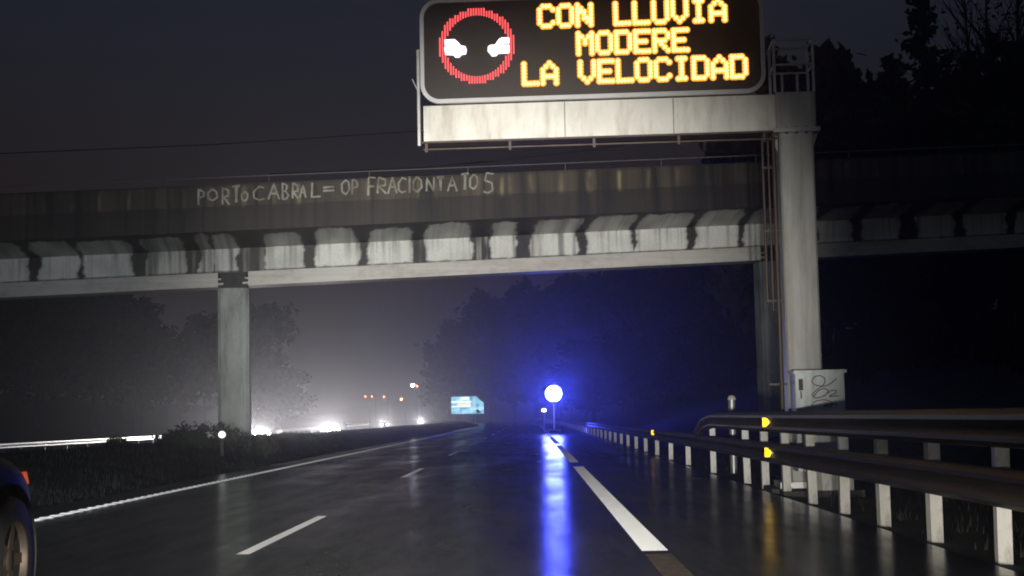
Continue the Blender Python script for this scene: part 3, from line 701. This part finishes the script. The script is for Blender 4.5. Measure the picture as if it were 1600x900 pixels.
m = MB(); m.box((-.2, -.2, .005), (.2, .2, .1), .04); m.build('base', M['blacktrim'], sl_)

# far lamps
def lamp(px, py, D, mname, label, r, kind='street_lamp', group=None):
    q = atY(px, py, D); zg = gz(q.x, D)
    o = empty(kind, (q.x, D, zg), 0, label, 'street lamp', group); h = q.z - zg
    m = MB(); m.tube([(.9, 0, -.3), (.9, 0, h+.25), (.75, 0, h+.45), (.1, 0, h+.5)], .06, 8, .04); m.build('pole', M['darksteel'], o)
    m = MB(); m.box((-.35, -.2, h+.30), (.35, .2, h+.55), .08); m.build('lamp_head', M['darksteel'], o)
    m = MB(); m.lathe([(0, -r), (r*.7, -r*.7), (r, 0), (r*.9, .28)], (0, 0, h), (0, 0, 1), 12); m.build('lamp_glass', M[mname], o)
    return o
lamp(645, 602, 330, 'whitelamp', 'bright white street lamp far away at the edge of the forest', .42)
lamp(627, 624, 340, 'orangelamp', 'single orange street lamp low beside the white street lamp', .26)
lamp(571, 620, 350, 'redlamp', 'leftmost distant reddish street lamp above the oncoming headlights', .16)
lamp(581, 620, 352, 'redlamp', 'middle one of three reddish street lamps in the haze', .17)
lamp(600, 620.5, 350, 'redlamp', 'rightmost of three reddish street lamps in the haze', .15)
lamp(652, 604, 330, 'orangelamp', 'faint lamp close beside the bright white street lamp', .12)

# ------------------------------------------------------------------ cars
def car_proto():
    o = empty('car', (0, 0, 0))
    # stations along y (front = +y), half section: sill, hip, shoulder, roof edge, roof centre
    st = [(-2.05, .62, .40, .62, .86, .60, .88), (-1.98, .78, .30, .80, .95, .70, 1.02), (-1.75, .86, .24, .88, .96, .66, 1.26), (-1.35, .88, .22, .90, .95, .62, 1.40), (-.5, .88, .20, .90, .93, .60, 1.46),
          (.25, .88, .20, .90, .91, .60, 1.44), (.75, .88, .20, .90, .90, .66, 1.20), (1.12, .88, .20, .89, .88, .76, .93), (1.5, .87, .20, .88, .84, .70, .87), (1.85, .80, .22, .82, .74, .60, .78), (2.05, .66, .30, .68, .62, .46, .66), (2.12, .45, .36, .46, .52, .3, .56)]
    v = []; f = []
    for (y, ws, zs, wh, zh, wr, zr) in st:
        half = [(0, zs), (ws*.92, zs), (ws, zs+.12), (wh, (zs+zh)/2+.05), (wh*.985, zh), (wr, zr-.03), (wr*.5, zr)]
        full = half + [(0, zr)] + [(-a, b) for a, b in half[::-1][:-1]]
        v += [(a, y, b) for a, b in full]
    n = len(v)//len(st)
    for i in range(len(st)-1):
        for j in range(n): f.append((i*n+j, i*n+(j+1) % n, (i+1)*n+(j+1) % n, (i+1)*n+j))
    f += [tuple(range(n)), tuple(range(len(st)*n-1, (len(st)-1)*n-1, -1))]
    b = npmesh('body', v, f, M['carpaint'], o, True)
    md = b.modifiers.new('s', 'SUBSURF'); md.levels = 2; md.render_levels = 2
    for sx in (-1, 1):
        m = MB(); m.add([(sx*.905, 1.0, .95), (sx*.905, -1.5, 1.0), (sx*.68, -1.25, 1.34), (sx*.655, .2, 1.36)], [(0, 1, 2, 3) if sx < 0 else (3, 2, 1, 0)])
        m.build('side_window', M['carglass'], o)
        m = MB(); m.box((sx*.98-.08, .28, .98), (sx*.98+.08, .45, 1.10), .03); m.build('mirror', M['carpaint'], o)
        m = MB(); m.box((sx*.885-.012, -.35, .82), (sx*.885+.022, -.12, .85)); m.build('door_handle', M['blacktrim'], o)
    m = MB(); m.add([(-.66, 1.1, .97), (.66, 1.1, .97), (.56, .42, 1.42), (-.56, .42, 1.42)], [(0, 1, 2, 3)]); m.build('windscreen', M['carglass'], o)
    m = MB(); m.box((-.55, 2.10, .34), (.55, 2.135, .46)); m.build('grille', M['blacktrim'], o)
    for y in (1.28, -1.3):
        for sx in (-1, 1):
            a = MB(); a.lathe([(0, 0), (.37, 0), (.37, .03)], (sx*.87, y, .34), (sx, 0, 0), 28, False); a.build('wheel_arch', M['blacktrim'], o)
            w = MB(); w.lathe([(.20, .0), (.315, .0), (.325, .03), (.325, .17), (.31, .20), (.20, .205)], (sx*.71, y, .325), (sx, 0, 0), 32)
            w = w.build('wheel', M['tyre'], o)
            r = MB(); r.lathe([(0, .17), (.055, .17), (.06, .15)], (sx*.715, y, .325), (sx, 0, 0), 16)
            r.lathe([(.175, .06), (.20, .19), (.212, .20), (.205, .06)], (sx*.715, y, .325), (sx, 0, 0), 32)
            for k in range(5):
                t = 2*math.pi*k/5; ca_, sa_ = math.cos(t), math.sin(t)
                P = [(.045, -.035), (.19, -.025), (.19, .025), (.045, .035)]
                vs = [(sx*(.715+d), y + p*ca_-q*sa_, .325 + p*sa_+q*ca_) for d in (.12, .165) for p, q in P]
                r.add(vs, [(4, 5, 6, 7), (0, 3, 2, 1), (0, 1, 5, 4), (1, 2, 6, 5), (2, 3, 7, 6), (3, 0, 4, 7)])
            r.build('rim', M['rim'], w)
    for sx in (-1, 1):
        h = MB(); h.lathe([(0, .03), (.075, .025), (.105, .0), (.11, -.06)], (sx*.50, 2.06, .60), (0, 1, 0), 14); h.build('headlight', M['headlamp'], o)
        h = MB(); h.box((sx*.80-.03, -2.0, .72), (sx*.80+.03, -1.93, .88)); h.build('tail_light', M['blacktrim'], o)
    return o
proto = car_proto()
def beam(name, loc, target, power, size, blend, color=(1, .95, .88), rad=.07, parent=None):
    l = bpy.data.lights.new(name, 'SPOT'); l.energy = power; l.spot_size = R(size); l.spot_blend = blend; l.color = color; l.shadow_soft_size = rad
    o = bpy.data.objects.new(name, l); col.objects.link(o); o.location = loc
    o.rotation_euler = (Vector(target)-Vector(loc)).to_track_quat('-Z', 'Y').to_euler(); return o
def dipped(o, lo=-.022, hi=.012, res=.04):                     # the shield in a headlamp: light falls off above the cut-off line
    l = o.data; l.use_nodes = True; N, L = l.node_tree.nodes, l.node_tree.links
    em = N['Emission']; tc = N.new('ShaderNodeTexCoord'); sp_ = N.new('ShaderNodeSeparateXYZ'); L.new(tc.outputs['Normal'], sp_.inputs[0])
    ab = N.new('ShaderNodeMath'); ab.operation = 'ABSOLUTE'; L.new(sp_.outputs['Z'], ab.inputs[0])
    dv = N.new('ShaderNodeMath'); dv.operation = 'DIVIDE'; L.new(sp_.outputs['Y'], dv.inputs[0]); L.new(ab.outputs[0], dv.inputs[1])
    mr = N.new('ShaderNodeMapRange'); mr.interpolation_type = 'SMOOTHSTEP'; mr.inputs[1].default_value = lo; mr.inputs[2].default_value = hi; mr.inputs[3].default_value = 1; mr.inputs[4].default_value = res
    L.new(dv.outputs[0], mr.inputs[0]); L.new(mr.outputs[0], em.inputs['Strength']); return o
def place(o, x, y, z, rz): o.location = (x, y, z); o.rotation_euler = (0, 0, rz)
cars = [((521, 672), 140, 'oncoming car with the widest white headlight glare on the opposite carriageway', 10000), ((410, 676), 114, 'oncoming car whose headlights shine just right of the bridge pier', 6000), ((601, 662), 250, 'smaller distant oncoming car, its lights halfway between the widest glare and the forest', 5000), ((657, 657), 380, 'most distant oncoming car, headlights at the foot of the forest edge', 7000)]
first = True
allc = []
for (pxy, D, label, pw) in cars:
    q = atY(pxy[0], pxy[1], D)
    o = proto if first else copy_tree(proto); first = False
    place(o, q.x, D+2.05, -.35, math.pi); tag(o, label, 'car', 'oncoming cars with lit headlights')
    allc.append((o, q, D, pw))
def neighbour():
    o = copy_tree(proto); return o
nb = neighbour(); tag(nb, 'black car in the next lane cut off by the frame, front wing and wheel showing', 'car'); nb['group'] = 'cars driving our way'
place(nb, -4.17, 7.68, 0.0, R(-1.0)); nb.scale = (1.1, 1.1, 1.2)
bpy.context.view_layer.update()
pb = [c for c in kids(nb) if c.name.startswith('body')][0].evaluated_get(bpy.context.evaluated_depsgraph_get())
hit, hp, hn, _ = pb.ray_cast(Vector((2, 1.80, .70)), Vector((-1, 0, 0)))
m = MB(); q = hp.x - .779
m.slab([(a+q, b-.045) for a, b in [(.765, .735), (.79, .735), (.775, .80), (.757, .80)]], 1.77, 1.83); m.build('indicator', M['amberlens'], nb)
for (o, q, D, pw) in allc:
    bo = beam('headlight_beam', (q.x, D-.25, q.z+.02), (q.x + (-2.5 if 130 < D < 150 else 5.0), D-60, -1.6), pw, 38 if 130 < D < 150 else 27, 1.0, (1, .96, .90), .12); dipped(bo, .03, .24 if D < 200 else .5, .06)
for sx in (-.6, .6):
    beam('own_headlight_beam', (sx, .9, .68), (sx*1.3 - 1.2, 46, 4.8), 27000, 27, 1.0, (1, .96, .88), .06)
    dipped(beam('own_dipped_beam', (sx, .92, .64), (sx*1.3 + .8, 24, .6), 3300, 84, 1.0, (1, .95, .86), .06))
    beam('next_headlight_beam', (-4.26+sx, 10.25, .68), (-10.5+sx*1.3, 46, 3.9), 3200, 32, 1.0, (.92, .97, 1.0), .06)

# ------------------------------------------------------------------ vegetation
def leaves(centres, size, per, spread, flat=.7):
    c = np.repeat(np.array(centres), per, 0); n = len(c)
    c = c + rng.normal(0, 1, (n, 3))*np.array(spread)
    a = rng.normal(0, 1, (n, 3)); a /= np.linalg.norm(a, axis=1)[:, None]
    b = np.cross(a, rng.normal(0, 1, (n, 3))); b /= np.linalg.norm(b, axis=1)[:, None]
    s = size*rng.uniform(.6, 1.4, (n, 1)); a = a*s; b = b*s*flat
    v = np.stack([c-a, c-b*.8, c+a, c+b*.8], 1).reshape(-1, 3)
    f = np.arange(4*n).reshape(-1, 4)
    return v, f
def trunk_mesh(h, r, limbs, parent):
    m = MB(); m.tube([(0, 0, -.6), (r*.3, 0, h*.3), (-r*.3, r*.4, h*.65), (0, 0, h)], r, 8, r*.25)
    for (z, az, l, up) in limbs:
        d = Vector((math.cos(az), math.sin(az), up)).normalized(); p = Vector((0, 0, z))
        m.tube([p, p+d*l*.5, p+d*l+Vector((0, 0, l*.12))], r*.4, 5, r*.08)
    return m.build('trunk', M['trunk'], parent)
def deciduous(h, w, n=130, per=38, leaf=.40, base=.22):
    o = empty('broadleaf_tree', (0, 0, 0)); ce = []
    lobes = [(random.uniform(-.5, .5)*w*.5, random.uniform(-.5, .5)*w*.5, h*random.uniform(base+.12, .88), random.uniform(.5, 1)) for _ in range(11)]
    lobes += [(0, 0, h*.86, .7), (0, 0, h*.6, 1.1)]
    for _ in range(n):
        lx, ly, lz, lr = random.choice(lobes); d = Vector((random.gauss(0, 1), random.gauss(0, 1), random.gauss(0, .9))).normalized()*random.uniform(.5, 1)
        rad = lr*w*.30*(1.15 - .5*abs(lz/h-.5))
        ce.append((lx+d.x*rad, ly+d.y*rad, min(h, max(h*base, lz+d.z*rad))))
    v, f = leaves(ce, leaf, per, (w*.055, w*.055, w*.045)); npmesh('crown', v, f, M['leaf'], o)
    trunk_mesh(h*.8, h*.022, [(h*random.uniform(.25, .6), random.uniform(0, 6.3), w*.42, random.uniform(.4, 1)) for _ in range(8)], o); return o
def conifer(h, w, per=26, leaf=.2):
    o = empty('conifer_tree', (0, 0, 0)); ce = []
    z = h*.10
    while z < h*.995:
        t = z/h; rr = w*.5*(1-t)**.85*random.uniform(.75, 1.12) + .08; nb_ = int(5 + 8*(1-t))
        for k in range(nb_):
            az = random.uniform(0, 6.283); L_ = rr*random.uniform(.7, 1.1)
            for q in np.linspace(.25, 1, max(2, int(L_/.45))): ce.append((math.cos(az)*L_*q, math.sin(az)*L_*q, z - L_*q*.28))
        z += .42 + .25*(1-t)
    v, f = leaves(ce, leaf, max(4, per//3), (.16, .16, .10)); npmesh('crown', v, f, M['needle'], o)
    trunk_mesh(h*.98, h*.014, [], o); return o
def baretree(h):
    o = empty('bare_tree', (0, 0, 0)); m = MB(); m.tube([(0, 0, -.6), (.1, 0, h*.4), (0, .1, h*.7), (.05, 0, h)], h*.012, 7, .02)
    for k in range(46):
        z = h*random.uniform(.25, .95); az = random.uniform(0, 6.283); l = (h-z)*.35+.8; d = Vector((math.cos(az)*.55, math.sin(az)*.55, 1)).normalized(); p = Vector((0, 0, z))
        m.tube([p, p+d*l*.5+Vector((random.uniform(-.1, .1), 0, 0)), p+d*l], .035, 4, .008)
        for j in range(3):
            q = p + d*l*random.uniform(.3, .8); d2 = (d + Vector((random.uniform(-.7, .7), random.uniform(-.7, .7), .2))).normalized()
            m.tube([q, q+d2*l*.45], .016, 3, .005)
    m.build('trunk', M['trunk'], o)
    ce = [(random.gauss(0, h*.06), random.gauss(0, h*.06), h*random.uniform(.3, .9)) for _ in range(40)]
    v, f = leaves(ce, .1, 8, (.4, .4, .5)); npmesh('crown', v, f, M['leaf'], o); return o
def shrub(w, h, n=50):
    o = empty('shrub', (0, 0, 0)); ce = []
    for _ in range(n):
        x = random.uniform(-1, 1); ce.append((x*w*.5, random.uniform(-.5, .5)*w*.5, h*random.uniform(.05, 1)*(1-.75*x*x)))
    v, f = leaves(ce, .07, 26, (.11, .11, .07), .45); npmesh('foliage', v, f, M['leaf'], o)
    m = MB()
    for _ in range(14):
        x = random.uniform(-.9, .9); hh_ = h*(1-.7*x*x)*random.uniform(.8, 1.25); m.tube([(x*w*.4, 0, -.1), (x*w*.46, random.uniform(-.2, .2), hh_*.6), (x*w*.5, random.uniform(-.2, .2), hh_)], .012, 4, .004)
    m.build('stem', M['trunk'], o); return o
PR = {'d': [deciduous(12, 9), deciduous(10, 7.5), deciduous(13, 7, 130)], 'c': [conifer(14, 5.2), conifer(17, 6.2)], 'b': [baretree(15), baretree(13)]}
used = set()
def put(kind, idx, x, y, sc, label, cat, group, sz=None):
    p = PR[kind][idx]
    if p.name in used: o = copy_tree(p)
    else: o = p; used.add(p.name)
    o.location = (x, y, gz(x, y)-.1); o.rotation_euler = (0, 0, random.uniform(0, 6.28)); o.scale = (sc, sc, sz or sc)
    return tag(o, label, cat, group)
def byheight(kind, idx, px, ptop, D, label, cat, group, wide=1.0):
    base = {'d': [12, 10, 13], 'c': [14, 17], 'b': [15, 13]}[kind][idx]
    q = atY(px, ptop, D); h = q.z - gz(q.x, D) + .1; sz = h/base
    o = put(kind, idx, q.x, D, sz*wide, label, cat, group, sz); return o
# trees beyond the oncoming carriageway
GLEFT = 'trees beyond the oncoming carriageway'
byheight('d', 0, 395, 476, 168, 'rounded broadleaf tree right behind the bridge pier, silhouetted by headlight haze', 'tree', GLEFT, 1.0)
byheight('d', 2, 320, 485, 152, 'broadleaf tree showing just left of the bridge pier', 'tree', GLEFT, .9)
for i, (px, t, D, k) in enumerate([(215, 466, 128, 0), (150, 440, 118, 2), (60, 430, 110, 0), (-40, 420, 112, 1), (110, 470, 150, 1), (10, 455, 145, 2), (185, 500, 155, 1), (432, 560, 188, 1), (280, 570, 170, 2)]):
    byheight('d', k, px, t, D, 'dark broadleaf tree in the black wood left of the bridge pier' if i < 7 else ('low tree at the right edge of the grove behind the pier' if i == 7 else 'low tree in the gap left of the bridge pier'), 'tree', GLEFT, 1.15)
# forest filling the inside of the bend
GF = 'trees of the forest ahead'
fl = 'dark broadleaf tree of the forest mass beyond the blue beacon'
edge = [(712, 500, 360), (700, 560, 385), (690, 600, 405), (683, 630, 420), (735, 490, 345), (765, 450, 330), (800, 470, 315), (835, 455, 300), (870, 448, 280), (905, 436, 262), (945, 432, 245), (985, 428, 230), (1025, 424, 215), (1065, 418, 200), (1105, 412, 190), (1150, 405, 180), (1190, 400, 170), (1240, 395, 160), (1300, 390, 150), (1370, 385, 140), (1440, 380, 130)]
for i, (px, t, D) in enumerate(edge):
    byheight('d', i % 3, px, t + random.uniform(-8, 8), D, fl, 'tree', GF, random.uniform(1.1, 1.4) if i > 3 else .9)
for i in range(34):
    px = random.uniform(775, 1480); D = np.interp(px, [690, 800, 1000, 1200, 1480], [385, 290, 200, 145, 105]) * random.uniform(.75, 1.0)
    t = np.interp(px, [690, 760, 900, 1480], [610, 580, 545, 500]) + random.uniform(-30, 45)
    if atY(px, 640, D).x - bend(D) < 7: continue
    byheight('d', random.randrange(3), px, t, D, fl, 'tree', GF, random.uniform(1.2, 1.7))
# trees on the bank right of the gantry
GRT = 'trees on the bank above the overpass'
byheight('c', 1, 1438, -28, 66, 'tall pointed conifer rising against the night sky above the bridge end', 'tree', GRT, 1.0)
byheight('c', 0, 1392, 88, 70, 'lower conifer tucked against the tall pointed one', 'tree', GRT, 1.3)
byheight('d', 0, 1275, 88, 72, 'bushy treetop just right of the gantry service cage', 'tree', GRT, .9)
byheight('d', 1, 1215, 84, 84, 'rounded treetop seen through the gantry service cage', 'tree', GRT, .55)
byheight('d', 2, 1330, 112, 74, 'low bushy treetop in the dip left of the conifers', 'tree', GRT, 1.1)
byheight('b', 0, 1505, -40, 64, 'thin bare tree beside the tall pointed conifer', 'tree', GRT, 1.1)
byheight('b', 1, 1540, -60, 68, 'tall bare tree with upright twigs near the frame corner', 'tree', GRT, 1.2)
byheight('b', 0, 1585, -80, 62, 'bare tree at the outermost top right corner', 'tree', GRT, 1.3)
byheight('d', 2, 1600, 70, 72, 'dark leafy tree behind the bare tree trunks', 'tree', GRT, 1.0)
byheight('d', 0, 1480, 150, 76, 'leafy tree filling the foot of the tall conifer', 'tree', GRT, 1.2)
for i, (px, t, D) in enumerate([(1340, 180, 62), (1420, 170, 60), (1500, 160, 60), (1560, 170, 58), (1620, 120, 60), (1300, 200, 66), (1660, 60, 64)]):
    byheight('d', i % 3, px, t, D, 'black leafy tree in the thicket behind the bridge parapet', 'tree', GRT, 1.25)
for i, (px, t, D) in enumerate([(1330, 520, 60), (1400, 510, 58), (1480, 500, 50), (1550, 480, 44), (1600, 490, 40)]):
    byheight('d', i % 3, px, t, D, 'low dark tree on the slope beneath the bridge end', 'tree', GRT, 1.5)
# shrubs on the median by the pier
s0 = shrub(2.6, .55); s1 = shrub(1.3, .35)
us = set()
for i, (px, py, D, p, sc, lab) in enumerate([(318, 668, 43.0, s0, 1.0, 'dark twiggy shrub at the left foot of the bridge pier'), (290, 678, 42.4, s1, 1.0, 'low twiggy tuft at the left end of the shrub by the pier'), (382, 684, 44.0, s0, .8, 'dark shrub around the right foot of the bridge pier'), (268, 684, 42.0, s1, .55, 'single small weed on the median left of the shrub'), (183, 688, 40, s1, .45, 'small weed clump poking into the bright rail streak')]):
    o = p if p.name not in us else copy_tree(p); us.add(p.name)
    q = atY(px, py, D); zg = gz(q.x, D); hgt = {s0: .55, s1: .35}.get(p, .5)
    o.location = (q.x, D, zg-.02); zsc = max(.35, (q.z - zg + .08)/hgt); o.scale = (sc, sc, zsc); o.rotation_euler = (0, 0, random.uniform(-.3, .3)); tag(o, lab, 'shrub', 'shrubs on the median')

# wet grass and weeds on the median and behind the guardrail
M['grass'] = mat('wet dull grass', (.026, .027, .024), .8, 0, var=.6, scale=.5, spec=.1)
V = []; Fc = []
def tuft(x, y, n, hgt, spr):
    for _ in range(n):
        bx = x + random.gauss(0, spr); by = y + random.gauss(0, spr); z = gz(bx, by) - .02; a = random.uniform(0, 6.28); l = hgt*random.uniform(.5, 1.2); t = .010
        dx, dy = math.cos(a), math.sin(a); i = len(V)
        V.extend([(bx-dy*t, by+dx*t, z), (bx+dy*t, by-dx*t, z), (bx+dx*l*.35, by+dy*l*.35, z+l)]); Fc.append((i, i+1, i+2))
for _ in range(1500):
    y = 12 + 60*random.random()**1.6; tuft(random.uniform(-12.2, -7.35), y, 12, .13, .14)
for _ in range(300):
    y = 8 + 50*random.random()**1.5; tuft(random.uniform(4.0, 7.5), y, 12, .15, .14)
for px, py in ((265, 750), (172, 765), (240, 752), (290, 748), (380, 735)):
    q = atY(px, py, 1.); d_ = ray(px, py); D = (CAM.z + .1)/-d_.z*d_.y; D *= .93; q = atY(px, py, D); tuft(q.x, D, 60, .30, .18)
tag(npmesh('grass', V, Fc, M['grass']), kind='stuff')
# power line high across the sky
def cable(pts, label):
    P = [atY(*p) for p in pts]; P2 = []
    for i in range(len(P)-1):
        for k in range(8): P2.append(P[i].lerp(P[i+1], k/8))
    P2.append(P[-1]); m = MB(); m.tube(P2, .022, 5)
    tag(m.build('power_cable', M['cable'], None), label, 'cable')
cable([(-200, 258, 60), (0, 240, 62), (330, 226, 64), (655, 205, 66), (1000, 178, 69), (1400, 140, 72), (1800, 95, 75)], 'thin black overhead cable sagging across the sky left of the message sign')
cable([(420, 272, 56), (660, 262, 56), (790, 250, 56), (930, 233, 56), (1060, 216, 56), (1200, 195, 56), (1500, 145, 56)], 'thin dark overhead cable passing just under the gantry beam')

# ------------------------------------------------------------------ haze, sky, light
hz = MB(); hz.box((-445, -55, -2), (445, 790, 46))
hm = bpy.data.materials.new('night haze'); hm.use_nodes = True; N, L = nt(hm)
for n_ in list(N): N.remove(n_)
out = N.new('ShaderNodeOutputMaterial'); pv = N.new('ShaderNodeVolumePrincipled'); pv.inputs['Color'].default_value = (.90, .90, 1.0, 1); pv.inputs['Density'].default_value = .0017; pv.inputs['Anisotropy'].default_value = .9
L.new(pv.outputs[0], out.inputs['Volume'])
hm.cycles.volume_sampling = 'EQUIANGULAR'
tag(hz.build('haze', hm), kind='stuff')
w = bpy.data.worlds.new('World'); scene.world = w; w.use_nodes = True; N, L = nt(w)
sk = N.new('ShaderNodeTexSky'); sk.sky_type = 'NISHITA'; sk.sun_disc = False; sk.sun_elevation = R(-1.8); sk.sun_rotation = R(160); sk.air_density = 1; sk.dust_density = 3; sk.ozone_density = 2
bg = N['Background']; 
# glow of town lights low over the horizon ahead, under the rain clouds
tc = N.new('ShaderNodeTexCoord'); sx_ = N.new('ShaderNodeSeparateXYZ'); L.new(tc.outputs['Generated'], sx_.inputs[0])
def mth(op, a, b=None):
    q = N.new('ShaderNodeMath'); q.operation = op
    for i_, v_ in enumerate((a, b)):
        if v_ is None: continue
        if hasattr(v_, 'is_output'): L.new(v_, q.inputs[i_])
        else: q.inputs[i_].default_value = v_
    return q.outputs[0]
el = mth('MULTIPLY', mth('MAXIMUM', sx_.outputs['Z'], 0.0), -11.0)
ax_ = mth('ADD', sx_.outputs['X'], .11); ax_ = mth('MULTIPLY', mth('MULTIPLY', ax_, ax_), -22.0)
gl_ = mth('MULTIPLY', mth('EXPONENT', mth('ADD', el, ax_)), .42)
gc = N.new('ShaderNodeMixRGB'); gc.blend_type = 'MIX'; gc.inputs[1].default_value = (0, 0, 0, 1); gc.inputs[2].default_value = (1.0, .94, 1.0, 1); L.new(gl_, gc.inputs[0])
ad = N.new('ShaderNodeMixRGB'); ad.blend_type = 'ADD'; ad.inputs[0].default_value = 1; L.new(sk.outputs[0], ad.inputs[1]); L.new(gc.outputs[0], ad.inputs[2]); L.new(ad.outputs[0], bg.inputs['Color']); bg.inputs['Strength'].default_value = .15
l = bpy.data.lights.new('moon', 'SUN'); l.energy = .006; l.angle = R(.5); l.color = (.8, .85, 1); o = bpy.data.objects.new('moon', l); col.objects.link(o); o.rotation_euler = (R(50), 0, R(20))
for k_ in ('amber', 'amberhalo', 'redled', 'whiteled', 'amberlens', 'headlamp', 'whitelamp', 'orangelamp', 'redlamp', 'sign_face', 'pwhite', 'pyellow', 'blue'): M[k_].cycles.emission_sampling = 'NONE'
vs_ = scene.view_settings; vs_.view_transform = 'Standard'; vs_.look = 'None'; vs_.exposure = 0; vs_.gamma = 1; vs_.use_curve_mapping = False
scene.render.engine = 'CYCLES'; cy = scene.cycles
cy.use_denoising = True; cy.denoiser = 'OPENIMAGEDENOISE'; cy.max_bounces = 6; cy.diffuse_bounces = 2; cy.glossy_bounces = 3; cy.volume_bounces = 0; cy.transmission_bounces = 2
cy.sample_clamp_indirect = 4; cy.pixel_filter_type = 'BLACKMAN_HARRIS'; cy.filter_width = 1.9
